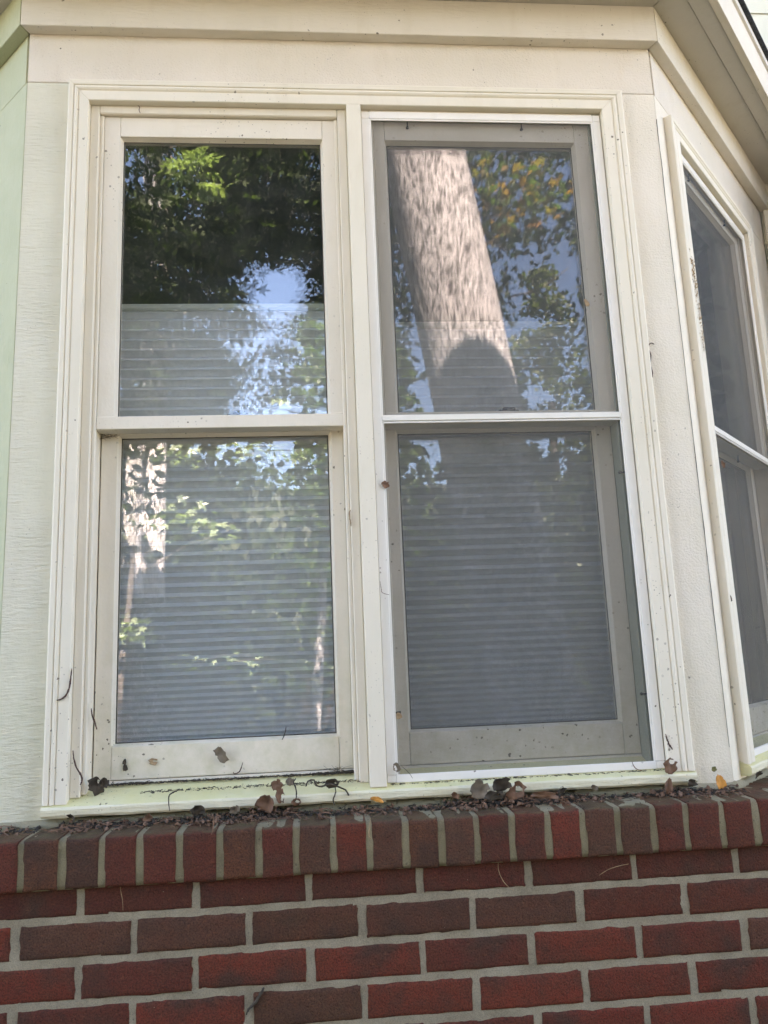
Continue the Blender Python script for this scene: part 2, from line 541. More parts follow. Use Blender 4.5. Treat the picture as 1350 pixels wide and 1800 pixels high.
# ------------------------------------------------------------------ bay wall of painted boards
bay = empty('bay_wall', (0, YB, 0), 0, 'cream painted board wall of the bay around the windows, above the brick ledge', 'wall')
ZH, ZF0, ZF1 = 1.5785, 1.703, 1.80
# openings (x0,x1) in the front
OL = (-.5257, .0531); OR = (.0873, .6615); ZT = 1.522
TB = .020
bl = bay
def lbox(name, x0, x1, y0, y1, z0, z1, mt, parent, bev=.0012): return box(name, x0, x1, y0, y1, z0, z1, mt, parent, bev)
def front_board(name, x0, x1, z0, z1, mt):
    """front board whose free ends are mitred where they reach a corner"""
    poly = [(x0, 0), (x1, 0), (x1, TB), (x0, TB)]
    if abs(x0 - XL) < 1e-4: poly[3] = (x0 + TB * KM, TB)
    if abs(x1 - XR) < 1e-4: poly[2] = (x1 - TB * KM, TB)
    return prism(name, poly, z0, z1, mt, bay, .0009)
front_board('header_board', XL, XR, ZH + .0006, ZF1, P['header'])
tag(front_board('corner_board', XL, OL[0] - .003, -.026, ZH - .0006, P['rough_h']), 'rough cream board left of the left window')
tag(front_board('corner_board', OR[1] + .003, XR, -.026, ZH - .0006, P['rough_v']), 'stippled cream board right of the screened window')
lbox('head_backing', OL[0] - .002, OR[1] + .002, .0, TB, ZT + .003, ZH - .001, P['smooth'], bay, 0)
lbox('mullion_backing', OL[1] + .002, OR[0] - .002, .0, .1, -.02, ZT, P['smooth'], bay, 0)
# caulk along the foot of the boards
def caulk(name, x0, x1, y, z, mt, parent, h=.016):
    rnd = random.Random(3)
    n = 160
    v, f = [], []
    for i in range(n + 1):
        x = x0 + (x1 - x0) * i / n
        w = .0035 * noise.noise(Vector((x * 14, z * 9, 2))) + .0015 * noise.noise(Vector((x * 60, 0, 2)))
        ys = y - .004 - abs(w) * .7
        v += [(x, y + .012, z + h + w), (x, ys + .003, z + h * .85 + w), (x, ys - .001, z + h * .45 + w * .6), (x, ys - .006, z - .002 + w * .3), (x, y + .012, z - .006)]
    for i in range(n):
        for k in range(4):
            f.append((i * 5 + k, (i + 1) * 5 + k, (i + 1) * 5 + k + 1, i * 5 + k + 1))
    return pyd(name, v, f, mt, parent, smooth=True)
caulk('caulk_bead', XL - .02, XR + .005, -.001, -.033, P['caulk'], bay)

# side faces: empty roots with the face in their local XZ plane
def face_boards(root, mirror):
    """boards of a side face; local x runs back from the corner, local y into the house"""
    s = -1 if mirror else 1
    def bx(name, x0, x1, y0, y1, z0, z1, mt, bev=.0009):
        a, b_ = (x0, x1) if not mirror else (-x1, -x0)
        return box(name, a, b_, y0, y1, z0, z1, mt, root, bev)
    mA = P['green_cast'] if mirror else P['rough_v']
    mB = P['green_cast'] if mirror else P['header']
    e = .0095
    bx('header_board', e, LF, 0, TB, ZH + .0006, ZF1, mB)
    bx('corner_board', e * .2, .14, 0, TB, -.026, ZH - .0006, mA)
    bx('corner_board', .69, LF, 0, TB, -.026, ZH - .0006, mA)
    bx('head_backing', .14, .69, 0.0005, TB, ZT, ZH - .0006, mA, 0)
    if mirror: bx('panel_board', .14, .69, 0.001, TB, -.026, ZT - .001, mA, 0)
    o = caulk('caulk_bead', (0.0 if not mirror else -LF), (LF if not mirror else 0.0), -.001, -.033, P['caulk'], root)
faceR = empty('right_bay_wall', (XR, YB, 0), AF, 'cream painted board wall of the bay that turns back around the angled window', 'wall')
face_boards(faceR, False)
faceL = empty('left_bay_wall', (XL, YB, 0), -AF, 'green tinged board wall turning back at the far left edge', 'wall')
face_boards(faceL, True)

# frieze and eave
eave = empty('bay_eave', (0, 0, 0), 0, 'cream frieze, soffit and fascia running round the top of the bay', 'eave')
for k, nm in enumerate(('left', 'front', 'right')):
    strip('frieze_board', 0.0005, .028, k, ZF0, ZF1 - .0005, P['green_cast'] if k == 0 else P['frieze'], eave)
    strip('soffit_board', -.02, .097, k, ZF1, ZF1 + .012, P['soffit'], eave)
    strip('soffit_board', .0985, .137, k, ZF1 - .004, ZF1 + .010, P['soffit'], eave)
    strip('fascia_board', .1375, .155, k, ZF1 - .007, 1.905, P['frieze'], eave)
    strip('drip_edge', .136, .1615, k, 1.9055, 1.928, P['screenframe'], eave)
    # courses of dark shingles laid over the edge, each stepping back
    for c in range(6):
        strip('shingle_course', .07 - c * .055, .172 - c * .055, k, 1.9285 + c * .028, 1.940 + c * .028, M_SHINGLE, eave, .002)
    strip('roof_deck', -.6, .02, k, 1.93, 1.945, M_SHINGLE, eave, 0)

# main house wall with clapboards
house = empty('house_wall', (0, YW, 0), 0, 'pale clapboard house wall behind and above the bay roof', 'wall')
for side, (x0, x1) in enumerate(((-7.5, -1.357), (1.493, 7.5))):
    me = None
    z = -.04
    while z < 6.6:
        v = [(x0, -.006, z), (x1, -.006, z), (x1, -.0015, z + .178), (x0, -.0015, z + .178), (x0, .012, z), (x1, .012, z), (x0, .02, z + .178), (x1, .02, z + .178)]
        if me is None:
            me = bpy.data.meshes.new('clapboard')
            vv = [(p[0], p[1], p[2] - z) for p in v]
            me.from_pydata(vv, [], [(0, 1, 2, 3), (4, 5, 1, 0), (4, 0, 3, 6), (1, 5, 7, 2)])
            me.materials.append(P['siding'])
        o = link('clapboard', me, None, house); o.location.z = z + .006
        z += .18
x0 = -1.357; x1 = 1.493
z = 2.12 + .006
me = None
z = -.04 + .18 * 12
while z < 6.6:
    if me is None:
        me = bpy.data.meshes.new('clapboard')
        me.from_pydata([(x0, -.006, 0), (x1, -.006, 0), (x1, -.0015, .178), (x0, -.0015, .178), (x0, .012, 0), (x1, .012, 0)], [], [(0, 1, 2, 3), (4, 5, 1, 0)])
        me.materials.append(P['siding'])
    o = link('clapboard', me, None, house); o.location.z = z + .006
    z += .18
pw = prism('sheathing', [(-7.5, .013), (-1.34, .013), (-1.34, .16), (-7.5, .16)], -1.25, 6.75, M_ROOM, house)
pw = prism('sheathing', [(1.48, .013), (7.5, .013), (7.5, .16), (1.48, .16)], -1.25, 6.75, M_ROOM, house)
pw = prism('sheathing', [(-1.34, .013), (1.48, .013), (1.48, .16), (-1.34, .16)], 1.95, 6.75, M_ROOM, house)
box('corner_trim', 1.494, 1.54, -.016, -.0065, -.04, 1.80, P['smooth'], house)
# main roof: its eave throws the shade line on the tree
roof = empty('house_roof', (0, 0, 0), 0, 'dark shingled main roof of the house high above the bay', 'roof')
EY = .45
EZ = 2.13 + (EY + 2.68) * math.tan(SUN_EL) / math.cos(SUN_AZ)      # height whose shade falls 2.1 m up the trunk
def slab(name, pts, th, mt, parent):
    v = [Vector(p) for p in pts] + [Vector(p) + Vector((0, 0, th)) for p in pts]
    f = [(3, 2, 1, 0), (4, 5, 6, 7), (0, 1, 5, 4), (1, 2, 6, 5), (2, 3, 7, 6), (3, 0, 4, 7)]
    return pyd(name, v, f, mt, parent)
slab('roof_slope', [(-8, EY, EZ - .12), (8, EY, EZ - .12), (8, 5.2, EZ + 2.9), (-8, 5.2, EZ + 2.9)], .12, M_SHINGLE, roof)
slab('roof_slope', [(-8, 5.2, EZ + 2.9), (8, 5.2, EZ + 2.9), (8, 10, EZ), (-8, 10, EZ)], .12, M_SHINGLE, roof)
box('eave_soffit', -8, 8, EY + .02, YW + .1, EZ - .16, EZ - .125, P['soffit'], roof)

# dark room behind the panes
room = empty('room_interior', (0, 0, 0), 0, 'dim room seen behind the panes above the lowered shades', 'room')
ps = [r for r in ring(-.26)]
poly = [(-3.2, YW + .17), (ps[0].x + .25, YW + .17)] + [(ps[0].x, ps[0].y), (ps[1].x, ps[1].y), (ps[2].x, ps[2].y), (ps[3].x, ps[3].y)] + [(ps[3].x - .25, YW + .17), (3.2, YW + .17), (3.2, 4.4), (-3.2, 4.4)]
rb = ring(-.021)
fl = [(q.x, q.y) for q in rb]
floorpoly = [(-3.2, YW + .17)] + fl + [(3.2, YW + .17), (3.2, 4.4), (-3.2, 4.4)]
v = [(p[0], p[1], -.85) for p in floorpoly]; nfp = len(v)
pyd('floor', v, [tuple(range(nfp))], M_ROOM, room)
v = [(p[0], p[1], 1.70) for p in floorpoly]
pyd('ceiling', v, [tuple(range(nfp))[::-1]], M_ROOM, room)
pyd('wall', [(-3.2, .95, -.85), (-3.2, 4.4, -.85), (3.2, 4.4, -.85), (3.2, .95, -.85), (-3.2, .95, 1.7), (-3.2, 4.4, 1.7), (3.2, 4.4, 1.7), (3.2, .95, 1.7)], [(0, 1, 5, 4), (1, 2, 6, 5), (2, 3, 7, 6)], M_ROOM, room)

# ------------------------------------------------------------------ windows (local frames: y = 0 is the board face)
def casing_profile(w):
    # (distance outwards from the opening, y)
    g1, g2 = w * .52, w * .72
    return [(0, -.0005), (0, -.0165), (.0015, -.018), (g1 - .0035, -.018), (g1 - .001, -.0150), (g1 + .0012, -.0182), (g1 + .005, -.0200), (g2 - .001, -.0188), (g2, -.0158), (g2 + .002, -.0195), (w - .003, -.0205), (w, -.0185), (w, -.0005)]

def casing(root, x0, x1, z0, z1, wl, wr, wt, mt):
    """mitred head and two side casings round the opening x0..x1, up to z1; z0 = foot on the sill"""
    pl, pr, pt = casing_profile(wl), casing_profile(wr), casing_profile(wt)
    def leftf(o, y, top, w=wl): return Vector((x0 - o, y, (z1 + o * wt / wl) if top else z0 + max(0, .02 + y) * .12))
    def rightf(o, y, top): return Vector((x1 + o, y, (z1 + o * wt / wr) if top else z0 + max(0, .02 + y) * .12))
    g = .0004
    sweep('side_casing', [lambda o, y: leftf(o, y, False), lambda o, y: leftf(o, y, True) - Vector((0, 0, g))], None, pl, mt, root)
    sweep('side_casing', [lambda o, y: rightf(o, y, False), lambda o, y: rightf(o, y, True) - Vector((0, 0, g))], None, pr, mt, root)
    sweep('head_casing', [lambda o, y: Vector((x0 - o * wl / wt + g, y, z1 + o)), lambda o, y: Vector((x1 + o * wr / wt - g, y, z1 + o))], None, pt, mt, root)

def sill(root, x0, x1, mt, mn, xin0=None, xin1=None):
    """sloping sill with a worn nose"""
    n = 140
    prof = [(.085, .038), (.05, .0365), (.012, .0225), (-.014, .0105), (-.0215, .0062), (-.0235, .002), (-.0225, -.009), (-.018, -.0135), (.0, -.014)]
    v, f = [], []
    m_ = len(prof)
    for i in range(n + 1):
        x = x0 + (x1 - x0) * i / n
        for k, (y, z) in enumerate(prof):
            w = .0011 * noise.noise(Vector((x * 18, k * .7, 5))) + .0006 * noise.noise(Vector((x * 70, k, 9)))
            v.append((x, y + w * (1 if k > 2 else 0), z + w))
    for i in range(n):
        for k in range(m_ - 1):
            a = i * m_ + k
            f.append((a, a + 1, a + m_ + 1, a + m_))
    f.append(tuple(range(m_))[::-1]); f.append(tuple(n * m_ + k for k in range(m_)))
    o = pyd('sill', v, f, mt, root)
    o.data.materials.append(mn)
    for i in range(n):
        for k in range(m_ - 1):
            if k >= 4: o.data.polygons[i * (m_ - 1) + k].material_index = 1
    return o

def sash(root, nm, x0, x1, zb, zt, gx0, gx1, gz0, gz1, y, mt, label=None, tiltdeg=.5, low=False):
    """one sash > stile, rail, glazing_bead, glass_pane"""
    r = empty(nm, (0, 0, 0), 0, parent=root)
    if label: r['label'] = label
    D = .034
    b = .005
    box('stile', x0, gx0 - b, y, y + D, zb, zt, mt, r)
    box('stile', gx1 + b, x1, y, y + D, zb, zt, mt, r)
    box('rail', gx0 - b + .0006, gx1 + b - .0006, y - .0002, y + D, gz1 + b, zt - .0005, mt, r)
    box('rail', gx0 - b + .0006 if low else x0, gx1 + b - .0006 if low else x1, y - (.0004 if low else .003), y + D, zb + .0004, gz0 - (b if low else .001), mt, r)
    # sloping putty bead
    yf, yg = y + .003, y + .0135
    o4 = [(gx0 - b, gz0 - b), (gx1 + b, gz0 - b), (gx1 + b, gz1 + b), (gx0 - b, gz1 + b)]
    i4 = [(gx0, gz0), (gx1, gz0), (gx1, gz1), (gx0, gz1)]
    v = [(a, yf, c) for a, c in o4] + [(a, yg, c) for a, c in i4] + [(a, yg + .012, c) for a, c in i4]
    f = [(k, (k + 1) % 4, 4 + (k + 1) % 4, 4 + k) for k in range(4)] + [(4 + k, 4 + (k + 1) % 4, 8 + (k + 1) % 4, 8 + k) for k in range(4)]
    pyd('glazing_bead', v, f, mt, r)
    # dark seal round the pane
    sv = [(a, yg - .0006, c) for a, c in i4] + [(a + (s1 * .0022), yg - .0003, c + s2 * .0022) for (a, c), (s1, s2) in zip(i4, ((1, 1), (-1, 1), (-1, -1), (1, -1)))]
    pyd('seal', sv, [(k, (k + 1) % 4, 4 + (k + 1) % 4, 4 + k) for k in range(4)], M_LINE, r)
    cx, cz = (gx0 + gx1) / 2, (gz0 + gz1) / 2
    for k, (yy, tz, tx) in enumerate(((yg + .0015, 0, 0), (yg + .012, tiltdeg, tiltdeg * .25))):
        me = boxmesh('glass_pane', gx0 - cx - .004, gx1 - cx + .004, 0, .003, gz0 - cz - .004, gz1 - cz + .004, 0)
        g = link('glass_pane', me, SASH_GLASS[0], r)
        g.location = (cx, yy, cz)
        g.rotation_euler = (R(tx), 0, R(tz))
    return r

SASH_GLASS = [None]
def window(root, x0, x1, name, sg, mt, mstop, ghost=(.5, .9), mright=None, glass=None):
    """jambs, stops and two sashes in opening x0..x1 (root-local)"""
    zt = ZT
    mright = mright or mstop
    SASH_GLASS[0] = glass or M_GLASS
    # jambs and blind stops
    for s, xa in ((1, x0), (-1, x1)):
        a = sorted((xa - s * .018, xa + s * .0007))
        box('jamb', a[0], a[1], .0006, .10, .008, zt + .018, mt, root, 0)
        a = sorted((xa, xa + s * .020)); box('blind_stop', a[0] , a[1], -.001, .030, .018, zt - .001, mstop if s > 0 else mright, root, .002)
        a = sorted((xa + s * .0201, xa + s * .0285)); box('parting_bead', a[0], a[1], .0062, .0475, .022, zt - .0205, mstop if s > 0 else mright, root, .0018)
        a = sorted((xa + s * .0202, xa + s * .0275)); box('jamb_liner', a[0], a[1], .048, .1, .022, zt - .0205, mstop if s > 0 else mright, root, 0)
    box('head_jamb', x0 + .001, x1 - .001, .0006, .10, zt - .0007, zt + .018, mt, root, 0)
    box('blind_stop', x0 + .0205, x1 - .0205, -.0012, .030, zt - .0205, zt - .0009, mstop, root, .002)
    xs0, xs1 = x0 + .0290, x1 - .0275
    g0, g1 = sg
    sash(root, 'upper_sash', xs0, xs1, .757, zt - .0215, g0, g1, .7865, 1.4455, .010, P['sash'], None, ghost[0])
    sash(root, 'lower_sash', xs0 + .001, xs1 - .001, .041, .783, g0, g1, .111, .752, .048, P['sash'], None, ghost[1], low=True)
    # weather strip under the lower sash
    box('weather_strip', x0 + .02, x1 - .02, .046, .06, .0345, .0400, P['smooth'], root, .0005)
    # sash lock seen on the meeting rail
    lk = empty('sash_lock', ((x0 + x1) / 2 + .03, .068, .786), 0, parent=root)
    box('base', -.024, .024, -.008, .008, -.002, .0195, M_DARK, lk, .002)
    box('lever', -.012, .018, -.005, .005, .0198, .0275, M_DARK, lk, .003)

def screen(root, x0, x1, z0, z1, zr, y, spec):
    """screen > frame_rail, crossbar, corner_key, mesh_panel, plunger"""
    s = empty('window_screen', (0, 0, 0), 0, parent=root)
    s['label'] = 'grey insect screen in a slim white aluminium frame'
    w = .0185; wb = .0155; D = .0042
    m = P['screenframe']
    def rail(n, a, b, c, d):
        box(n, a, b, y, y + D, c, d, m, s, .0009)
    rail('frame_rail', x0, x0 + w, z0 + wb, z1 - w); rail('frame_rail', x1 - w, x1, z0 + wb, z1 - w)
    rail('frame_rail', x0 + w, x1 - w, z1 - w, z1); rail('frame_rail', x0 + w, x1 - w, z0, z0 + wb)
    # spline lip inside the frame
    for a, b_, c, d in ((x0 + w, x0 + w + .004, z0 + wb, z1 - w), (x1 - w - .004, x1 - w, z0 + wb, z1 - w), (x0 + w + .0042, x1 - w - .0042, z1 - w - .004, z1 - w)):
        box('spline', a, b_, y + .0012, y + D, c, d, m, s, .0006)
    for cx, cz, h in ((x0, z0, wb), (x1 - w, z0, wb), (x0, z1 - w, w), (x1 - w, z1 - w, w)):
        box('corner_key', cx + .0004, cx + w - .0004, y + .0003, y + D, cz + .0004, cz + h - .0004, m, s, .0012)
    box('crossbar', x0 + w + .0004, x1 - w - .0004, y + .0002, y + D, zr, zr + .0135, m, s, .0012)
    box('crossbar', x0 + w + .0004, x1 - w - .0004, y + .0012, y + D, zr - .0052, zr - .0012, m, s, .0008)
    ym = y + D + .0004
    # woven mesh stretched in the frame, slightly slack
    nx, nz = 24, 60
    v, f = [], []
    for j in range(nz + 1):
        for i in range(nx + 1):
            u, w_ = i / nx, j / nz
            dd = .0012 * math.sin(math.pi * u) * math.sin(math.pi * w_) + .0006 * noise.noise(Vector((u * 3, w_ * 5, 1))) * math.sin(math.pi * u)
            v.append((x0 + w * .6 + (x1 - x0 - w * 1.2) * u, ym + dd, z0 + .008 + (z1 - z0 - .016) * w_))
    for j in range(nz):
        for i in range(nx):
            a = j * (nx + 1) + i
            f.append((a, a + 1, a + nx + 2, a + nx + 1))
    pyd('mesh_panel', v, f, M_SCREEN, s, True)
    for (px, pz, horiz) in spec:
        p = empty('plunger', (px, y + .0075, pz), 0, parent=s) if False else None
        if horiz == 0:   # hanging pull knob at the top
            tube('plunger', [(px, y + .010, pz + .004), (px, y + .011, pz - .004), (px, y + .0115, pz - .0085), (px, y + .0115, pz - .0135), (px, y + .0115, pz - .0150)], [.0012, .0014, .0018, .0042, .0028], M_DARK, s, 8)
        else:            # sprung pin sticking in from the side rail
            d = horiz
            tube('plunger', [(px, y + .010, pz), (px - d * .007, y + .010, pz), (px - d * .010, y + .010, pz + .0003), (px - d * .0135, y + .010, pz), (px - d * .0155, y + .010, pz)], [.0018, .0018, .0021, .0036, .0026], M_DARK, s, 8)
    return s

# shared casing of the front pair
wc = empty('window_casing', (0, YB, 0), 0, 'cream moulded casing, mullion and sill framing the two front windows', 'window frame')
casing(wc, OL[0], OR[1], .010, ZT, .045, .0528, .052, P['casing'])
box('mullion', OL[1] + .0005, OR[0] - .0005, -.0185, -.0005, .0105, ZT + .0008, P['casing'], wc, .0012)
sill(wc, -.5712, .716, P['sill'], P['nose'])
wl = empty('left_window', (0, YB, 0), 0, 'left front window without a screen, cream double hung sashes reflecting dark foliage', 'window')
window(wl, OL[0], OL[1], 'left', (-.4560, -.0080), P['smooth'], P['smooth'], (.45, .95))
wr = empty('right_window', (0, YB, 0), 0, 'right front window behind a grey insect screen, reflecting the large tree trunk', 'window')
window(wr, OR[0], OR[1], 'right', (.1470, .5925), P['smooth'], P['smooth'], (.0, .0), P['shade_tone'], M_GLASS2)
screen(wr, .0885, .6590, .0155, 1.5145, .7625, -.006, [(.197, 1.494, 0), (.470, 1.494, 0), (.107, .150, -1), (.6405, .640, 1), (.6405, .165, 1)])
# angled window on the right face
wa = empty('angled_window', (XR, YB, 0), AF, 'dark screened window on the angled right side of the bay', 'window')
A0, A1 = .108, .700
casing(wa, A0, A1, .010, 1.500, .054, .054, .045, P['casing'])
ZT_keep = ZT; ZT = 1.500
window(wa, A0, A1, 'angled', (A0 + .065, A1 - .065), P['smooth'], P['smooth'], (.1, .1), None, M_GLASS2)
screen(wa, A0 + .0015, A1 - .0015, .0155, 1.4925, .7605, -.006, [(A0 + .12, 1.473, 0), (A0 + .42, 1.473, 0), (A0 + .25, .735, 0)])
ZT = ZT_keep
sill(wa, A0 - .054, A1 + .054, P['sill'], P['nose'])

# pleated shades
def shade(nm, x0, x1, y, ztop, zbot, label, tight):
    r = empty(nm, (0, 0, 0), 0, label, 'window shade', 'pleated shades behind the front windows')
    box('top_rail', x0, x1, y - .012, y + .012, ztop - .014, ztop, M_RAIL, r, .003)
    box('bottom_rail', x0, x1, y - .012, y + .012, zbot, zbot + .012, M_RAIL, r, .002)
    zs = []
    z = zbot + .0125
    while z < ztop - .0145:
        p = .0090 + (.0236 - .0090) * min(1, max(0, (z - zbot) / tight)) ** .8
        if z + p > ztop - .0145: p = ztop - .0142 - z
        if p > .004: zs.append((z, p))
        z += max(p, .004)
    me = bpy.data.meshes.new('pleat')
    nx = 1
    me.from_pydata([(x0, .0, 0), (x1, .0, 0), (x1, -.016, .5), (x0, -.016, .5), (x1, 0, 1), (x0, 0, 1), (x0, .0105, .5), (x1, .0105, .5)], [], [(0, 1, 2, 3), (3, 2, 4, 5), (5, 4, 7, 6), (6, 7, 1, 0)])
    me.materials.append(M_FABRIC)
    for z, p in zs:
        o = link('pleat', me, None, r)
        o.location = (0, y, z); o.scale = (1, min(1, .45 + p / .03), p * .985)
    return r
shade('pleated_shade', -.502, .030, .198, 1.083, .070, 'pale pleated shade with its top rail halfway up the left window', .42)
shade('pleated_shade', .112, .644, .198, 1.036, .066, 'grey pleated shade hanging lower behind the screened right window', .42)
def curtain(root_loc, rz, x0, x1, y, z0, z1):
    nx = 90
    v, f = [], []
    for i in range(nx + 1):
        u = i / nx
        x = x0 + (x1 - x0) * u
        yy = y + .022 * math.sin(u * 34 + 2 * math.sin(u * 5)) + .008 * math.sin(u * 71)
        v += [(x, yy, z0), (x + .004 * math.sin(u * 20), yy * .98 + y * .02, z1)]
    for i in range(nx): f.append((2 * i, 2 * i + 2, 2 * i + 3, 2 * i + 1))
    o = pyd('curtain', v, f, M_CURTAIN, None, True)
    o.location = root_loc; o.rotation_euler = (0, 0, rz)
    tag(o, 'grey curtain hanging in folds inside the angled side window', 'curtain')
curtain((XR, YB, 0), AF, .30, .74, .17, -.05, 1.5)

# ------------------------------------------------------------------ brickwork
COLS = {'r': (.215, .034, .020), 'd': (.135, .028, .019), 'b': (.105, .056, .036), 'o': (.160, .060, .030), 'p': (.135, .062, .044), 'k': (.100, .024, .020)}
def lines(a, b_, fine, step):
    L = b_ - a
    n = max(2, int((L - 2 * fine[-1]) / step))
    return [a] + [a + q for q in fine] + [a + fine[-1] + (L - 2 * fine[-1]) * k / n for k in range(1, n)] + [b_ - q for q in reversed(fine)] + [b_]
def brick_mesh(name, L, H, D, seed, rowlock=False):
    """brick centred on x,z; front at y=0, depth D into the wall; rough edges"""
    rnd = random.Random(seed)
    xs = lines(-L / 2, L / 2, [.0022, .007], .022 if not rowlock else .014)
    zs = lines(-H / 2, H / 2, [.0022, .007], .013 if not rowlock else .018)
    nx, nz = len(xs), len(zs)
    v, f = [], []
    amp = .0026
    for j, z in enumerate(zs):
        for i, x in enumerate(xs):
            e = min(i, nx - 1 - i, j, nz - 1 - j)
            y = (.0035, .0008, 0)[e] if e < 3 else 0
            y += .0007 * noise.noise(Vector((x * 40, z * 40, seed)))
            dx = amp * noise.noise(Vector((seed * 3.1, z * 75, x))) if i in (0, nx - 1) else 0
            dz = amp * noise.noise(Vector((x * 75, seed * 1.7, z))) if j in (0, nz - 1) else 0
            if e == 0 and rnd.random() < .24: y += rnd.uniform(.001, .0065)
            if e == 1 and rnd.random() < .05: y += rnd.uniform(.0005, .003)
            v.append((x + dx, y, z + dz))
    for j in range(nz - 1):
        for i in range(nx - 1):
            a = j * nx + i
            f.append((a, a + 1, a + nx + 1, a + nx))
    # sides
    per = [i for i in range(nx)] + [j * nx + nx - 1 for j in range(1, nz)] + [(nz - 1) * nx + i for i in range(nx - 2, -1, -1)] + [j * nx for j in range(nz - 2, 0, -1)]
    base = len(v)
    ys = [.02, D] if not rowlock else [.010, .035, .06, .085, D]
    prev = per
    for yy in ys:
        cur = []
        for q in per:
            p = v[q]
            w = .0010 * noise.noise(Vector((p[0] * 50, yy * 50, p[2] * 50 + seed)))
            cur.append(len(v))
            s = 1 if yy > .012 else 1.0
            v.append((p[0], yy, p[2] + w))
        m_ = len(per)
        for k in range(m_):
            f.append((prev[k], cur[k], cur[(k + 1) % m_], prev[(k + 1) % m_]))
        prev = cur
    me = bpy.data.meshes.new(name)
    me.from_pydata(v, [], f)
    me.polygons.foreach_set('use_smooth', [True] * len(f))
    bm = bmesh.new(); bm.from_mesh(me); bmesh.ops.recalc_face_normals(bm, faces=bm.faces[:]); bm.to_mesh(me); bm.free()
    return me
SB = [brick_mesh('brick', .1905, .0560, .09, s) for s in range(9)]
for me in SB: me.materials.append(M_BRICK)
RB = [brick_mesh('rowlock_brick', .0560, .0855, .112, 40 + s, True) for s in range(8)]
for me in RB: me.materials.append(M_LEDGE)
JIT = random.Random(11)

wall = empty('brick_wall', (0, 0, 0), 0, 'red brick wall below the brick ledge, running across the bottom', 'brick wall')
def mortar_sheet(name, x0, x1, z0, z1, y, parent, step=.0065, mt=M_MORTAR):
    nx = max(2, int((x1 - x0) / step)); nz = max(2, int((z1 - z0) / step))
    v, f = [], []
    for j in range(nz + 1):
        for i in range(nx + 1):
            x = x0 + (x1 - x0) * i / nx; z = z0 + (z1 - z0) * j / nz
            v.append((x, y + .0016 * noise.noise(Vector((x * 28, z * 28, 0))) + .0012 * noise.noise(Vector((x * 95, z * 95, 3))), z))
    for j in range(nz):
        for i in range(nx):
            a = j * (nx + 1) + i
            f.append((a, a + 1, a + nx + 2, a + nx + 1))
    return pyd(name, v, f, mt, parent, True)
BX, BZ = -.4779, -.1073
rows = [  # offset of head joints, colours from the leftmost brick on
    (.0035, 'kkkkkkkkk'), (.098, 'rbbbbbddr'), (.0035, 'brdrrdrdp'), (.098, 'ddrbrrrrd'), (.0035, 'ddrdrdrrr'), (.098, 'rdbrdrdrd'), (.0035, 'drdbrdrdr')]  # k course: the ledge's shadow put into the brick colour
rnd = random.Random(5)
for k, (off, cs) in enumerate(rows):
    zc = BZ - .0677 * k - .0339
    for i in range(9):
        xa = BX + off + .203 * (i - 2); xb = xa + .203
        xa = max(xa, -.707 + .004) ; 
        ja, jb = JIT.uniform(-.002, .002), JIT.uniform(-.002, .002)
        if xb > .839: xb = .841
        if xb - xa < .03: continue
        L = xb - xa - .0125
        if abs(L - .1905) < .004: me = SB[rnd.randrange(9)]
        else:
            me = brick_mesh('brick', L, .0560, .09, 90 + k * 10 + i); me.materials.append(M_BRICK)
        o = link('brick', me, None, wall)
        o.location = ((xa + xb) / 2 + ja, rnd.uniform(-.0012, .0008), zc + JIT.uniform(-.0012, .0012))
        o.rotation_euler = (rnd.uniform(-.006, .006), rnd.uniform(-.005, .005), rnd.uniform(-.006, .006))
        if rnd.random() < .5: o.scale = (-1, 1, 1)
        c = COLS[cs[i]]
        j = rnd.uniform(.85, 1.15)
        o.color = (c[0] * j, c[1] * j * rnd.uniform(.95, 1.08), c[2] * j, 1)
mortar_sheet('mortar', -.708, .842, BZ - .0677 * 7 - .004, -.1055, .0026, wall)
prism('wall_core', [(-.70, .012), (.835, .012), (.80, .1), (-.665, .1)], -1.25, -.14, M_MORTAR, wall)
prism('wall_base', [(-.707, .0), (.839, .0), (.835, .012), (-.70, .012)], -1.25, BZ - .0677 * 7 - .006, M_MORTAR, wall)
# side faces of the wall
for side in (1, -1):
    s = 1 if side > 0 else -1
    corner = Vector((XR + YB * KM, 0, 0)) if s > 0 else Vector((XL - YB * KM, 0, 0))
    wf = empty('brick_wall', corner, AF * s, ('red brick side wall turning back at the right edge' if s > 0 else 'red brick side wall turning back outside the left edge'), 'brick wall')
    msh = mortar_sheet('mortar', 0 if s > 0 else -.98, .98 if s > 0 else 0, BZ - .0677 * 7, -.1055, .003, wf, .02)
    for k in range(7):
        for i in range(5):
            xa = (-.005 + .203 * i + (.1015 if k % 2 else 0)); xb = xa + .203
            if i == 4 and k % 2: continue
            o = link('brick', SB[rnd.randrange(9)], None, wf)
            o.location = (s * (xa + xb) / 2, rnd.uniform(-.001, .001), BZ - .0677 * k - .0339)
            c = COLS[rnd.choice('rdbrd')]; o.color = (*c, 1)
    p4 = [(0, .012), (s * 1.0, .012), (s * 1.0, .1), (s * .06, .1)]
    prism('wall_core', p4, -1.25, -.14, M_MORTAR, wf)

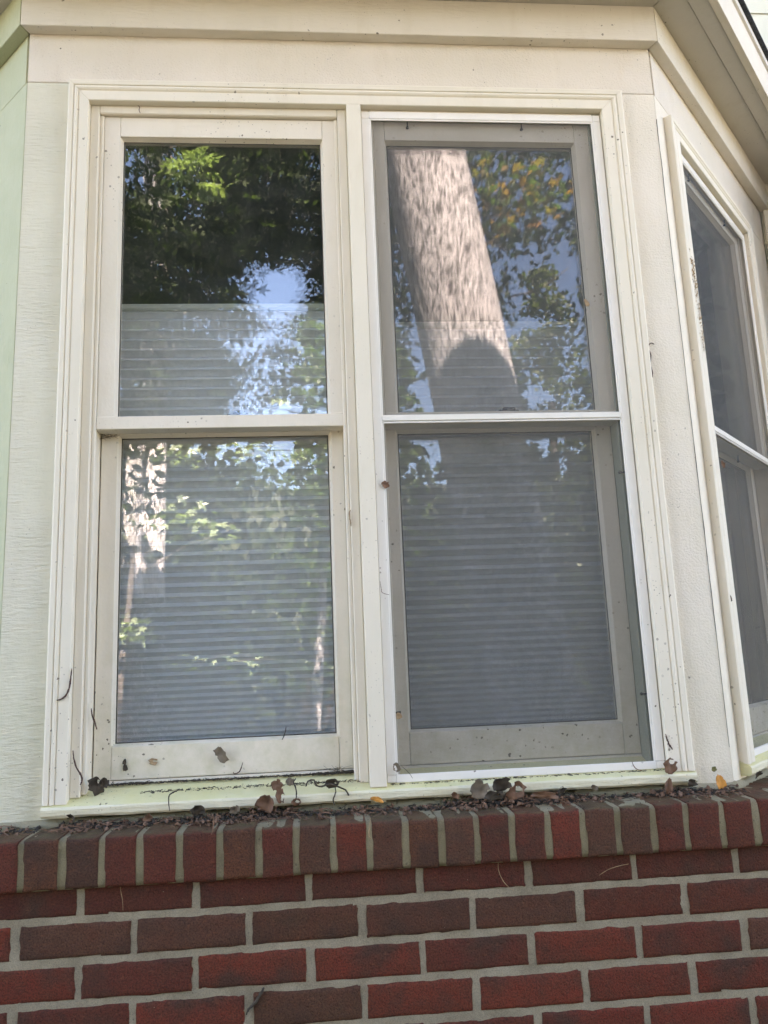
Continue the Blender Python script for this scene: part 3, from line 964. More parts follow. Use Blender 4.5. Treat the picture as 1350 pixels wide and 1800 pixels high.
# rowlock ledge
ledge = empty('brick_ledge', (0, 0, 0), 0, 'projecting ledge of upright bricks under the window sill', 'brick ledge')
RX, RP = -.568, .0677
seq = 'dodbdddorbobdprbbddddd'   # bricks left to right, the first one is left of joint 0
seq = 'dobdddoprbdbdpdbbddddd'
jx = [33, 106.5, 177.5, 245, 314.5, 385.5, 454.5, 521, 587, 652, 717, 780, 842, 905.5, 968, 1031, 1093, 1155, 1214, 1278, 1338]
joints = [onY(x, 1571 - .058 * x, -.020).x for x in jx]
joints = [joints[0] - RP * 2, joints[0] - RP] + joints
ROW = 'dd' + 'obdddodbrbobddrbbdddd'
for i in range(len(joints)):
    xa = joints[i]
    xb = joints[i + 1] if i + 1 < len(joints) else XR + .113 * KM + .004
    xc = (xa + xb) / 2
    if i + 1 == len(joints): xc = xa + .0335
    me = RB[rnd.randrange(8)]
    o = link('rowlock_brick', me, None, ledge)
    o.location = (xc + rnd.uniform(-.0015, .0015), -.020 + rnd.uniform(-.0018, .0012), -.0775 + rnd.uniform(-.0013, .0013))
    o.scale = ((xb - xa - .0122) / .056 if i + 1 < len(joints) else 1, 1, 1)
    o.rotation_euler = (R(1.0) + rnd.uniform(-.006, .006), rnd.uniform(-.008, .008), rnd.uniform(-.006, .006))
    c = COLS[ROW[min(i, len(ROW) - 1)]]
    j = rnd.uniform(.88, 1.12)
    o.color = (c[0] * j, c[1] * j * 1.1, c[2] * j * 1.15, 1)
def ledge_mortar(name, x0, x1, parent, step=.005, cut=0, mt=M_LMORTAR):
    n = int((x1 - x0) / step)
    prof = [(.001, -.122), (-.0120, -.1205), (-.0155, -.112), (-.0158, -.095), (-.0158, -.075), (-.0160, -.055), (-.0155, -.043), (-.0115, -.0375), (-.004, -.0362), (.02, -.0355), (.05, -.0345), (.094, -.0335)]
    v, f = [], []
    m_ = len(prof)
    for i in range(n + 1):
        x = x0 + (x1 - x0) * i / n
        for k, (y, z) in enumerate(prof):
            w = .0019 * noise.noise(Vector((x * 22, k * .9, 7))) + .0012 * noise.noise(Vector((x * 90, k * 2.2, 1)))
            v.append((x + cut * max(0, .094 - y) * (1 if i == n else 0), y + (w if k < 8 else 0), z + (w if k > 6 else 0)))
    for i in range(n):
        for k in range(m_ - 1):
            a = i * m_ + k
            f.append((a, a + m_, a + m_ + 1, a + 1))
    return pyd(name, v, f, mt, parent, True)
ledge_mortar('mortar', -.76, XR, ledge)
pyd('mortar', [(XR - .001, .094, -.034), (XR - .001, -.0155, -.0375), (XR + .1085 * KM, -.0155, -.0375), (XR - .001, -.0158, -.12), (XR + .1085 * KM, -.0158, -.12)], [(0, 1, 2), (1, 3, 4, 2)], M_LMORTAR, ledge)
for s in (1, -1):
    lf = empty('brick_ledge', (XR if s > 0 else XL, YB, 0), AF * s, ('brick ledge bending back beneath the angled window' if s > 0 else 'brick ledge bending back beyond the left edge'), 'brick ledge')
    o = ledge_mortar('mortar', 0 if s > 0 else -.99, .99 if s > 0 else 0, lf, .01)
    o.location.y = -YB
    o.rotation_euler = (0, 0, 0)
    for i in range(14):
        xc = .022 + .0335 + RP * i
        o = link('rowlock_brick', RB[rnd.randrange(8)], None, lf)
        o.location = (s * xc, -.113 + rnd.uniform(-.0015, .0015), -.0775 + rnd.uniform(-.001, .001))
        o.rotation_euler = (R(1.0), rnd.uniform(-.006, .006), rnd.uniform(-.006, .006))
        c = COLS[rnd.choice('ddrdb')]; o.color = (c[0], c[1] * 1.1, c[2] * 1.15, 1)
    # wedge shaped closer at the corner
    a = .113 * KM
    w = prism('rowlock_brick', [(s * .0, -.004), (s * .018, -.004), (s * .018, -.112), (-s * (a * .42), -.112)], -.119, -.0352, M_LEDGE, lf, .003)
    w.color = (*COLS['d'], 1)

# ------------------------------------------------------------------ trees behind the camera (seen in the panes)
bm_, tt_, bb_ = mat('ridged_bark'); M_BARK = bm_
tc = tt_.nodes.new('ShaderNodeTexCoord').outputs['Object']
rid = noise_n(tt_, vscale(tt_, tc, (1, 1, .17)), 74, 5, .62, .25)
cc = mixc(tt_, ramp(tt_, rid, [(.41, 0), (.56, 1)]), (.10, .085, .08), (.78, .73, .73))
cc = mixc(tt_, ramp(tt_, noise_n(tt_, tc, 4, 4), [(.5, 0), (.85, .35)]), cc, (.36, .31, .30))
tt_.links.new(cc, bb_.inputs['Base Color']); bb_.inputs['Roughness'].default_value = .95
bump(tt_, rid, .012, bb_)
M_LIMB = simple('limb_bark', (.20, .165, .14), .95, scale=30, var=.4, bmpd=.01)
M_DKTRUNK = simple('dark_bark', (.05, .04, .035), .95, scale=30, var=.4)
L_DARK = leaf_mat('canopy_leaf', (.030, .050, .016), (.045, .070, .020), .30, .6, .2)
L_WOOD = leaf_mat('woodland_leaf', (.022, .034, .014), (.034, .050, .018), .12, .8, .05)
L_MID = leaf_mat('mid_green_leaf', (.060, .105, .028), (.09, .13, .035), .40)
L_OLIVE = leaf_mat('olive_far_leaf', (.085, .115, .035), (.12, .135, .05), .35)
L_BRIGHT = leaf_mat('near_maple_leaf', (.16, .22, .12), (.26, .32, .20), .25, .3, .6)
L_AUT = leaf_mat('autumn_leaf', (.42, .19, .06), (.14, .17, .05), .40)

LEAF = []
for k in range(5):      # a five lobed maple leaf
    a = math.pi / 2 + (k - 2) * R(52)
    r = (.55, .85, 1.0, .85, .55)[k]
    LEAF.append((math.cos(a - R(24)) * .38, math.sin(a - R(24)) * .38))
    LEAF.append((math.cos(a - R(9)) * r * .72, math.sin(a - R(9)) * r * .72))
    LEAF.append((math.cos(a) * r, math.sin(a) * r))
    LEAF.append((math.cos(a + R(9)) * r * .72, math.sin(a + R(9)) * r * .72))
LEAF = [(x, y) for x, y in LEAF] + [(0.0, -.15)]
LEAF = LEAF[::1]
DIAM = [(0, -.5), (.32, -.05), (.22, .38), (0, .62), (-.26, .3), (-.3, -.1)]
def leaves(name, items, shape, mt, parent, seed, droop=.5):
    """items: (centre, size); each leaf a folded polygon facing a random way"""
    rnd = random.Random(seed)
    v, f = [], []
    for p, s in items:
        nrm = Vector((rnd.gauss(0, 1), rnd.gauss(0, 1), rnd.gauss(0, 1) + droop)).normalized()
        a = nrm.orthogonal().normalized()
        ang = rnd.uniform(0, 6.28)
        a = a * math.cos(ang) + nrm.cross(a) * math.sin(ang)
        b = nrm.cross(a)
        base = len(v)
        for x, y in shape:
            v.append(p + (a * x + b * y) * s + nrm * (-abs(x) * .28 * s - y * y * .12 * s))
        f.append(tuple(range(base, base + len(shape))))
    return pyd(name, v, f, mt, parent)

def trunk_mesh(name, base, top, r0, r1, parent, mt, ridges=.012, ns=56, nz=150, bend=None):
    v, f = [], []
    base, top = Vector(base), Vector(top)
    for j in range(nz + 1):
        t = j / nz
        c = base.lerp(top, t)
        if bend: c += bend(t)
        r = r0 + (r1 - r0) * t + .10 * r0 * math.exp(-t * 22)
        for i in range(ns):
            a = 2 * math.pi * i / ns
            h = noise.noise(Vector((math.cos(a) * 5.5, math.sin(a) * 5.5, c.z * 1.3))) * .7 + noise.noise(Vector((math.cos(a) * 13, math.sin(a) * 13, c.z * 4))) * .5
            rr = r + ridges * h
            v.append((c.x + math.cos(a) * rr, c.y + math.sin(a) * rr, c.z))
    for j in range(nz):
        for i in range(ns):
            i2 = (i + 1) % ns
            f.append((j * ns + i, j * ns + i2, (j + 1) * ns + i2, (j + 1) * ns + i))
    return pyd(name, v, f, mt, parent, True)

def clump(rnd, c, r, n, s0, s1, squash=.8):
    out = []
    for _ in range(n):
        d = Vector((rnd.gauss(0, 1), rnd.gauss(0, 1), rnd.gauss(0, 1))).normalized() * r * rnd.random() ** .45
        d.z *= squash
        out.append((c + d, rnd.uniform(s0, s1)))
    return out

# the big tree whose trunk fills the right pane
TRX, TRY = 1.44, -2.93
big = empty('shade_tree', (TRX, TRY, -1.25), 0, 'large tree with pale ridged trunk reflected in the screened window', 'tree')
def tl(p): return Vector(p) - Vector((TRX, TRY, -1.25))
trunk_mesh('trunk', (0.0, 0, -.05), (-1.12, -.0, 7.6), .262, .285, big, M_BARK, .0055, 90, 420)
CORR0, CORR1 = Vector((.96, -2.93, 2.0)), Vector((.60, -2.93, 4.4))
SPRAYS = ((350, 285, 5.6, 16, .15, .085), (375, 330, 5.6, 12, .11, .085), (325, 300, 5.7, 10, .09, .075), (340, 905, 6.0, 16, .16, .07), (400, 935, 5.9, 12, .13, .095), (295, 930, 6.2, 8, .13, .07), (440, 790, 6.6, 22, .20, .065), (510, 800, 6.6, 14, .15, .06), (330, 800, 6.4, 14, .15, .06), (235, 1110, 6.6, 34, .17, .065), (450, 1165, 6.4, 8, .13, .07), (355, 1160, 6.4, 7, .13, .05), (497, 700, 6.4, 2, .03, .12), (260, 690, 9, 10, .1, .07), (560, 640, 7, 20, .16, .06))
AUT = ((860, 300, 5.9, 26, .17), (905, 345, 5.8, 34, .19), (880, 400, 5.9, 26, .16), (945, 370, 5.9, 24, .16), (850, 350, 6, 18, .14), (1000, 330, 6.1, 18, .17), (925, 300, 6, 22, .16))
PROT = [mirrored(q[0], q[1], q[2]) for q in SPRAYS + AUT] + [mirrored(262, y, 9.5) for y in (830, 880, 930, 990)]
def blocks_trunk(p, pad=.42):
    """would a leaf at p shade the lit part of the trunk"""
    for k in range(7):
        q = CORR0.lerp(CORR1, k / 6)
        d = p - q
        s = d.dot(sunvec)
        if s > .1 and (d - sunvec * s).length < pad: return True
    for q in PROT:
        d = p - q
        s = d.dot(sunvec)
        if s > .22 and (d - sunvec * s).length < .24: return True
    return False

rnd = random.Random(21)
dark = []       # shaded canopy leaves, L = 6..9 m of light path away
def canopy_patch(x0, x1, y0, y1, L0, L1, n, s0, s1, hole=None, r=.22, per=10):
    out = []
    k = 0
    while k < n:
        px, py, L = rnd.uniform(x0, x1), rnd.uniform(y0, y1), rnd.uniform(L0, L1)
        if hole and hole(px, py): continue
        c = mirrored(px, py, L)
        for q in clump(rnd, c, r, per, s0, s1): out.append(q)
        k += 1
    return out
def hole_left(px, py):
    # sky gap low in the left pane, and the open right part below it
    dx, dy = (px - 484) / 64, (py - 512) / 44
    if dx * dx + dy * dy < 1: return True
    if px > 450 and py > 560: return True
    return False
dark += canopy_patch(-350, 470, 90, 500, 6, 9, 800, .045, .085, hole_left)
dark += canopy_patch(440, 640, 90, 450, 6, 9, 380, .045, .085, hole_left)
dark += canopy_patch(545, 700, 300, 550, 6, 9, 170, .04, .08, hole_left)
dark += canopy_patch(-300, 400, 480, 640, 6, 9.5, 150, .04, .08, hole_left)
dark += canopy_patch(300, 520, 555, 720, 6, 9, 75, .03, .06, None, .12, 7)
# right pane: thick at the top, thinning to the sky
dark += canopy_patch(640, 1400, 60, 330, 6.4, 9, 420, .045, .085)
dark += canopy_patch(830, 900, 330, 560, 6.4, 8.5, 46, .035, .07, None, .13, 9)
dark += canopy_patch(880, 1060, 330, 440, 6.4, 8.5, 60, .035, .07, None, .15, 8)
dark += canopy_patch(1060, 1400, 330, 520, 6.4, 9, 80, .04, .08)
dark += canopy_patch(640, 740, 330, 620, 6.4, 9, 60, .04, .08)
dark += canopy_patch(190, 430, 380, 545, 6, 9, 260, .04, .08, hole_left)
dark += canopy_patch(370, 540, 230, 455, 6, 9, 260, .04, .08, hole_left)
dark += canopy_patch(190, 440, 540, 730, 6, 9, 200, .04, .07, None, .16, 9)
dark += canopy_patch(430, 530, 560, 720, 6, 9, 80, .03, .06, None, .10, 7)
dark += canopy_patch(535, 620, 440, 560, 6, 9, 90, .035, .07, hole_left, .14, 8)
dark = [q for q in dark if not blocks_trunk(q[0]) and q[0].z > -.6]
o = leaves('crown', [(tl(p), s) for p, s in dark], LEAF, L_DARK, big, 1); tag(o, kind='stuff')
# unseen leaves added along the sun's path to shade the left side and ground
top_ = []
tries = 0
while len(top_) < 7500 and tries < 60000:
    tries += 1
    px, py, L = rnd.uniform(-200, 700), rnd.uniform(120, 1150), rnd.uniform(5, 12)
    q = mirrored(px, py, L)
    if q.z < -1.0: continue
    p = q + sunvec * rnd.uniform(6.0, 11.0)
    if p.z < 5.2 or (p.y > .2 and p.z < 7.6) or blocks_trunk(p, .5): continue
    g = noise.noise(p * .55)
    if g < -.12: continue
    top_.append((p, rnd.uniform(.09, .17)))
for _ in range(900):  # more added leaves, keeping the sun off the oak's foot
    q = mirrored(rnd.uniform(200, 330), rnd.uniform(1045, 1330), 9.5)
    p = q + sunvec * rnd.uniform(2.2, 5.5) + Vector((rnd.gauss(0, .1), 0, 0))
    if not blocks_trunk(p, .3): top_.append((p, rnd.uniform(.09, .15)))
o = leaves('crown', [(tl(p), s) for p, s in top_], DIAM, L_DARK, big, 2); tag(o, kind='stuff')
# limbs
for k, (z, ax, ay, L) in enumerate(((6.0, -2.6, -1.4, 2.4), (6.4, -3.2, .8, 3.0), (6.1, 2.2, -2.2, 2.6), (6.6, 1.9, 1.9, 3.4), (6.2, .6, -3.6, 2.2), (6.9, -1.6, 2.6, 3.4))):
    s = Vector((-1.12 * z / 7.6, 0, z + 1.25 if False else z))
    c = [s, s + Vector((ax * .35, ay * .35, L * .35)), s + Vector((ax * .75, ay * .75, L * .8)), s + Vector((ax * 1.3, ay * 1.3, L * 1.2))]
    pts = curve_pts(c, 18)
    tube('limb', pts, [.10 * (1 - i / len(pts)) + .015 for i in range(len(pts))], M_LIMB, big, 10, .06, k)
# lit branches in the right pane with turning leaves
aut, grn = [], []
for (px, py, L, n, r) in AUT:
    c = mirrored(px, py, L)
    for i, q in enumerate(clump(rnd, c, r, n, .045, .075, .6)):
        (aut if rnd.random() < .42 else grn).append(q)
o = leaves('leaf_spray', [(tl(p), s) for p, s in aut], LEAF, L_AUT, big, 5, 1.2); tag(o, 'sunlit sprays of orange leaves', kind='stuff')
o = leaves('leaf_spray', [(tl(p), s) for p, s in grn], LEAF, L_MID, big, 6, 1.2); tag(o, 'sunlit sprays of green leaves', kind='stuff')
for k, (pa, pb) in enumerate((((840, 380), (960, 345)), ((838, 425), (905, 395)), ((900, 520), (1000, 470)))):
    a, b = mirrored(*pa, 6.0), mirrored(*pb, 5.9)
    pts = curve_pts([tl(a), tl(a.lerp(b, .5)) + Vector((0, 0, -.05)), tl(b)], 10)
    tube('twig', pts, [.009 - .0006 * i for i in range(len(pts))], M_LIMB, big, 6)

# bright young maple hanging close to the left pane
ym = empty('young_maple', (-.9, -4.4, -1.25), 0, 'young maple with bright green leaves reflected in the left window', 'tree')
ylo = Vector((-.9, -4.4, -1.25))
tube('trunk', curve_pts([(-.75, -.35, 0), (-.70, -.3, 1.6), (-.45, .1, 3.2), (-.1, .4, 4.2)], 24), [.035 - .0011 * i for i in range(25)], M_LIMB, ym, 8, .05)
br = []
for (px, py, L, n, r, s) in SPRAYS:
    c = mirrored(px, py, L)
    br += [(p, s * rnd.uniform(.7, 1.15)) for p, _ in clump(rnd, c, r, n, 1, 1, .7)]
o = leaves('crown', [(p - ylo, s) for p, s in br], LEAF, L_BRIGHT, ym, 9, 1.8); tag(o, kind='stuff')
for k, (pa, pb) in enumerate((((250, 1000), (400, 930)), ((380, 1175), (480, 1160)), ((410, 800), (540, 790)))):
    a, b = mirrored(*pa, 6.2) - ylo, mirrored(*pb, 6.0) - ylo
    pts = curve_pts([a, a.lerp(b, .5) + Vector((0, 0, .03)), b], 8)
    tube('twig', pts, [.006 - .0004 * i for i in range(len(pts))], M_LIMB, ym, 5)

# added bushes, dark leaves in place of shade on the trunks' feet
for bx, by, ex, ey, zt_, n_, sz, lab in ((1.15, -2.42, .95, .22, 1.42, 5200, (.04, .075), 'added dark bush in place of shade at the foot of the big pale trunk'), (-2.15, -6.9, 1.35, .5, 1.02, 4200, (.06, .11), 'added dark bush in place of shade in front of the pale oak across the lawn')):
    bsh = empty('bush', (bx, by, -1.25), 0, lab, 'bush')
    r_ = random.Random(n_)
    it = []
    while len(it) < n_:
        u, w_ = r_.uniform(-1, 1), r_.uniform(-1, 1)
        top = (zt_ + 1.25) * (1 - .16 * u * u) + .10 * noise.noise(Vector((u * 5, w_ * 2, bx)))
        it.append((Vector((u * ex, w_ * ey, top * r_.random() ** .75)), r_.uniform(*sz)))
    o = leaves('foliage', it, DIAM, L_WOOD, bsh, n_); tag(o, kind='stuff')
    for k in range(4):
        tube('stem', [(0, 0, 0), (.12 * (k - 1.5), .03 * k, zt_ * .5), (.28 * (k - 1.5), 0, zt_ + .6)], [.018, .012, .005], M_DKTRUNK, bsh, 6)

# further trunks reflected in the left lower pane
def plain_tree(nm, px, py, L, r, h, label, crown, seed, lean=0.0, mt=None, width=1.6):
    c = mirrored(px, py, L)
    root = empty(nm, (c.x, c.y, -1.3), 0, label, 'tree', 'trees across the lawn reflected in the panes')
    trunk_mesh('trunk', (0, 0, 0), (lean, 0, h), r, r * .55, root, mt or M_BARK, r * .07, 28, 60)
    rr = random.Random(seed)
    it = []
    for q in range(crown):
        cc = Vector((lean + rr.gauss(0, width * .5), rr.gauss(0, width * .5), h * rr.uniform(.62, 1.12)))
        it += clump(rr, cc, .42, 26, .07, .13)
    if it:
        o = leaves('crown', it, DIAM, L_DARK, root, seed); tag(o, kind='stuff')
    return root
plain_tree('oak_tree', 262, 950, 9.5, .20, 8.5, 'straight pale trunked tree with sun on its bark, across the lawn', 60, 31)
plain_tree('oak_tree', 575, 1120, 8.0, .055, 4.5, 'thin leaning sapling catching the sun, right of the pale oak', 8, 32, .35)
plain_tree('oak_tree', 60, 900, 12, .22, 9, 'dark trunked tree far left across the lawn', 80, 33)
plain_tree('oak_tree', 1180, 900, 12, .2, 9, 'tall tree right of the big pale trunk across the lawn', 60, 34)

# woods: olive tree tops that show against the sky, darker masses elsewhere
def far_tree(px, pyt, pyb, L, wpx, n, mt, label, seed, s=.13):
    rr = random.Random(seed)
    ct = mirrored(px, pyt, L); cb = mirrored(px, min(pyb, 1200), L)
    hd = math.hypot(ct.x - CAM.x, ct.y - .12)
    cx, cy = cb.x, cb.y
    ztop = ct.z * (math.hypot(cb.x - CAM.x, cb.y) / max(.1, hd)) if False else ct.z
    d = Vector((cb.x - CAM.x, cb.y - .12 * 2, 0))
    # keep the tree upright: same plan position for foot and top
    el = math.atan2(ct.z - CAM.z, math.hypot(ct.x - CAM.x, ct.y + CAM.y - .24))
    H = CAM.z + math.tan(el) * L
    root = empty('woodland_tree', (cx, cy, -1.3), 0, label, 'tree', 'woodland trees beyond the lawn')
    rad = wpx / F_PX * L
    it = []
    for q in range(n):
        z = rr.uniform(1.0, H + 1.3)
        w = rad * (1 - max(0, (z / (H + 1.3) - .55) / .5) ** 2)
        a = rr.uniform(0, 6.28); q_ = rr.random() ** .6
        it += clump(rr, Vector((math.cos(a) * w * q_, math.sin(a) * w * q_, z)), rad * .22, 22, s * .7, s * 1.25)
    o = leaves('crown', it, DIAM, mt, root, seed, .8); tag(o, kind='stuff')
    trunk_mesh('trunk', (0, 0, 0), (0, 0, H * .8), .16, .08, root, M_DKTRUNK, .01, 14, 14)
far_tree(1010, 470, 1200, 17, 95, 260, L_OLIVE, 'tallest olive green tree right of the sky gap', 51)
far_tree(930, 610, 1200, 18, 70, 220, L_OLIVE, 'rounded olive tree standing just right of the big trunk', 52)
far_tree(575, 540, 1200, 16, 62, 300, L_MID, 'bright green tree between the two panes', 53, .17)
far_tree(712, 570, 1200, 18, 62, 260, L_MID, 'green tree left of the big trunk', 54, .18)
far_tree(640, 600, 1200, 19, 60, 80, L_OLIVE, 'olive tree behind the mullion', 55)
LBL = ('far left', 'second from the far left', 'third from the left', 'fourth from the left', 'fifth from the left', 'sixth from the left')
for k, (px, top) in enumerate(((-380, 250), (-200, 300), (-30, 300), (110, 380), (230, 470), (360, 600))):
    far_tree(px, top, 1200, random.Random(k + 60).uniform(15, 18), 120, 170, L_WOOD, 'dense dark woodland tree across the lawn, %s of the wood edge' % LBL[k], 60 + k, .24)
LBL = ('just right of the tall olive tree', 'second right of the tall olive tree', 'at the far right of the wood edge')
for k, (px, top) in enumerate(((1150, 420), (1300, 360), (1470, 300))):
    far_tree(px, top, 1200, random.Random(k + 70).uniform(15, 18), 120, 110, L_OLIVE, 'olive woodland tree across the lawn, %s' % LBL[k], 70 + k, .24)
# wooded hillside that closes the view behind the trees
v, f = [], []
for j in range(15):
    for i in range(61):
        x = -26 + .95 * i; y = -25 - 2.5 * j
        v.append((x, y, -1.6 + 14 * (1 - math.exp(-j / 4.0)) + 1.2 * noise.noise(Vector((x * .12, j * .4, 0)))))
for j in range(14):
    for i in range(60): f.append((j * 61 + i, j * 61 + i + 1, j * 61 + i + 62, j * 61 + i + 61))
o = pyd('hillside', v, f, simple('hillside_ground', (.028, .034, .016), .95, scale=1.5, var=.5), None, True)
tag(o, kind='structure')
# unseen high crown added to block the sun from the wood's foot
rr = random.Random(79)
it = []
tries = 0
while len(it) < 6500 and tries < 60000:
    tries += 1
    px, py, L = rr.uniform(-100, 1200), rr.uniform(700, 1350), rr.uniform(11, 22)
    q = mirrored(px, min(py, 1170), L)
    p = q + sunvec * rr.uniform(8, 14)
    el = math.atan2(p.z - CAM.z, math.hypot(p.x - CAM.x, -p.y + .24 + CAM.y if False else -p.y + 1.8))
    if el < R(39) or blocks_trunk(p, .45) or noise.noise(p * .3) < -.2: continue
    it.append((p, rr.uniform(.2, .36)))
hc = empty('added_shade_canopy', (-2.5, -9.5, -1.3), 0, 'unseen tall tree added over the lawn, its high crown shading the wood', 'tree')
trunk_mesh('trunk', (0, 0, 0), (.3, 0, 13), .2, .12, hc, M_LIMB, .015, 20, 30)
o = leaves('crown', [(p - Vector((-2.5, -9.5, -1.3)), s_) for p, s_ in it], DIAM, L_WOOD, hc, 80); tag(o, kind='stuff')
# undergrowth at the wood edge
rr = random.Random(77)
it = []
for q in range(20000):
    x = rr.uniform(-19, 21); d_ = rr.random()
    y = -14 - 9 * d_
    z = -1.3 + rr.random() ** .8 * (2.4 + 6.4 * d_ + 1.3 * noise.noise(Vector((x * .3, y * .3, 0))))
    it.append((Vector((x, y, z)), rr.uniform(.25, .5)))
o = leaves('undergrowth', it, DIAM, L_WOOD, None, 78); tag(o, kind='stuff', label='dark undergrowth along the edge of the wood', cat='undergrowth')

sh = empty('added_dark_shrub', (2.3, .5, -1.25), 0, 'dark evergreen shrub added against the house wall, darkening the reflection in the angled window', 'shrub')  # added out of view to darken what the angled pane reflects
rr = random.Random(91)
it = []
for q in range(6500):
    it.append((Vector((-.66 + 2.0 * rr.random() ** 1.5, rr.uniform(-.05, .27), rr.random() ** .85 * 3.25)), rr.uniform(.05, .10)))
o = leaves('foliage', it, DIAM, L_WOOD, sh, 92); tag(o, kind='stuff')
tube('stem', [(0, 0, 0), (.05, .02, 1.2), (.0, .0, 3.2)], [.03, .022, .01], M_LIMB, sh, 7)

# ------------------------------------------------------------------ dead leaves, catkins and litter
def dead_leaf(p, w, h, mt, label, rz=0, tilt=0, curl=.5, seed=0, shape='oval', name='dead_leaf', grp=None):
    """crumpled leaf: p = centre, w across, h high, standing roughly upright against a face"""
    rr = random.Random(seed)
    n = 11
    v, f, idx = [], [], {}
    for j in range(n):
        for i in range(n):
            u, t = i / (n - 1) * 2 - 1, j / (n - 1) * 2 - 1
            if shape == 'oval': inside = u * u / (1.05 - .35 * t) ** 2 + t * t < 1.02
            elif shape == 'torn': inside = abs(u) + .5 * abs(t) < 1.05 + .35 * noise.noise(Vector((u * 2, t * 2, seed))) and noise.noise(Vector((u * 1.6, t * 1.6, seed + 4))) > -.42
            else: inside = (u * u + t * t) < (.55 + .45 * abs(math.cos(2.5 * math.atan2(t, u) + 1.2)))
            if inside:
                c = curl * (u * u * .5 + .35 * t * t * (1 if t > 0 else -.4))
                cr = .22 * noise.noise(Vector((u * 1.9, t * 1.9, seed * 1.3))) + .10 * noise.noise(Vector((u * 5, t * 5, seed)))
                idx[(i, j)] = len(v)
                v.append(Vector((u * w / 2 * (1 - .25 * curl * abs(u)), -(c + cr) * w * .55, t * h / 2 + cr * h * .2)))
    for j in range(n - 1):
        for i in range(n - 1):
            q = [(i, j), (i + 1, j), (i + 1, j + 1), (i, j + 1)]
            q = [idx[a] for a in q if a in idx]
            if len(q) >= 3: f.append(tuple(q))
    ca, sa = math.cos(tilt) * 1.3, math.sin(tilt) * 1.3
    v = [Vector((a.x * ca - a.z * sa, a.y * 1.2, a.x * sa + a.z * ca)) for a in v]
    o = pyd(name, v, f, mt, None, True)
    sol = o.modifiers.new('thickness', 'SOLIDIFY'); sol.thickness = .0005
    o.location = p; o.rotation_euler = (0, 0, rz)
    return tag(o, label, 'dead leaf' if 'leaf' in name else 'debris', grp)

def catkin(pix, Y, r, label, mt=None, name='catkin', lift=.003, cat='catkin', wob=.35, plane=None):
    pts = [onY(x, y, Y) for x, y in pix] if plane is None else [plane(x, y) for x, y in pix]
    c = sum(pts, Vector()) / len(pts)
    pts = curve_pts([p - c + Vector((0, -lift, 0)) for p in pts], 26)
    n = len(pts)
    o = tube(name, pts, [r * (.45 + .75 * math.sin(math.pi * (.08 + .8 * i / n))) for i in range(n)], mt or M_CATKIN, None, 6, wob, int(pix[0][0]))
    o.location = c
    return tag(o, label, cat)

YC = YB - .018      # casing face
catkin([(127, 1175), (125, 1192), (123, 1207), (118, 1220), (110, 1228), (101, 1231)], YC, .0016, 'brown catkin hooked on the left casing, the upper of two')
catkin([(129, 1319), (131, 1335), (136, 1350), (143, 1362), (145, 1372), (142, 1379)], YC + .002, .0015, 'brown catkin on the left casing just above the sill')
catkin([(161, 1245), (163, 1258), (167, 1268), (171, 1282)], YC + .028, .0014, 'short dark catkin on the lower left corner of the left sash')
def boardR(x, y): return onY(x, y, YB)
catkin([(1149, 606), (1143, 604), (1139, 609), (1140, 617), (1143, 625), (1142, 640), (1144, 648), (1146, 656), (1146, 664)], YB, .0013, 'dark hooked catkin on the rough board right of the screened window')
catkin([(1169, 1290), (1171, 1298), (1175, 1308), (1181, 1317)], YC, .0014, 'brown catkin at the foot of the right casing')
catkin([(616, 897), (614, 902), (615, 912), (617, 925)], YC + .017, .0013, 'small pale brown catkin on the stop left of the mullion', M_TAN)
catkin([(243, 187), (246, 190), (245, 195), (247, 200)], YC + .016, .0008, 'tiny dark catkin on the stop at the top left')
catkin([(427, 1340), (424, 1350), (420, 1357), (413, 1360), (410, 1357)], YC + .062, .0010, 'curled brown catkin on the bottom rail of the left window')
catkin([(503, 1277), (502, 1285), (499, 1294), (496, 1300)], YC + .068, .0009, 'thin twig with a bud against the lower left pane', M_DKLEAF)
catkin([(299, 1425), (297, 1410), (298, 1398), (304, 1393), (312, 1389), (322, 1388)], YC - .006, .0011, 'thin dark stem bent over the sill front below the left window', M_DKLEAF, 'dead_twig', cat='twig')
catkin([(520, 1368), (516, 1375), (520, 1385), (521, 1400), (518, 1409)], YC - .006, .0012, 'dark stem hanging over the sill beside the reddish leaf', M_DKLEAF, 'dead_twig', cat='twig')
catkin([(540, 1376), (538, 1382), (541, 1373), (552, 1371), (556, 1380), (566, 1382), (580, 1378), (596, 1383), (607, 1388), (613, 1398)], YC - .004, .0016, 'black crooked stem lying along the sill left of the mullion', M_DKLEAF, 'dead_twig', cat='twig')
catkin([(589, 1383), (590, 1392), (586, 1405), (588, 1415)], YC - .007, .0012, 'short black stem hanging down from the crooked stem', M_DKLEAF, 'dead_twig', cat='twig')
catkin([(1110, 1338), (1113, 1346), (1119, 1352), (1127, 1354)], YC + .006, .0008, 'thin brown stem on the bottom rail of the screen', M_BROWN, 'dead_twig', cat='twig')
catkin([(704, 1345), (712, 1352), (720, 1360), (725, 1368)], YC + .006, .0004, 'hair thin dark stem at the lower left corner of the screen', M_DKLEAF, 'dead_twig', cat='twig')
catkin([(668, 1022), (670, 1035), (672, 1042), (684, 1046)], YC + .010, .0005, 'spidery twig on the left rail of the screen', M_BROWN, 'dead_twig', cat='twig')
catkin([(1174, 1370), (1170, 1380), (1172, 1388), (1178, 1395)], .060, .0026, 'curled brown leaf stalk standing on the ledge below the right casing', M_BROWN, 'dead_twig', cat='twig')
catkin([(374, 1430), (376, 1442), (375, 1455), (372, 1467)], -.024, .0008, 'thin tan stem hanging over the ledge front', M_BROWN, 'dead_twig', cat='twig')
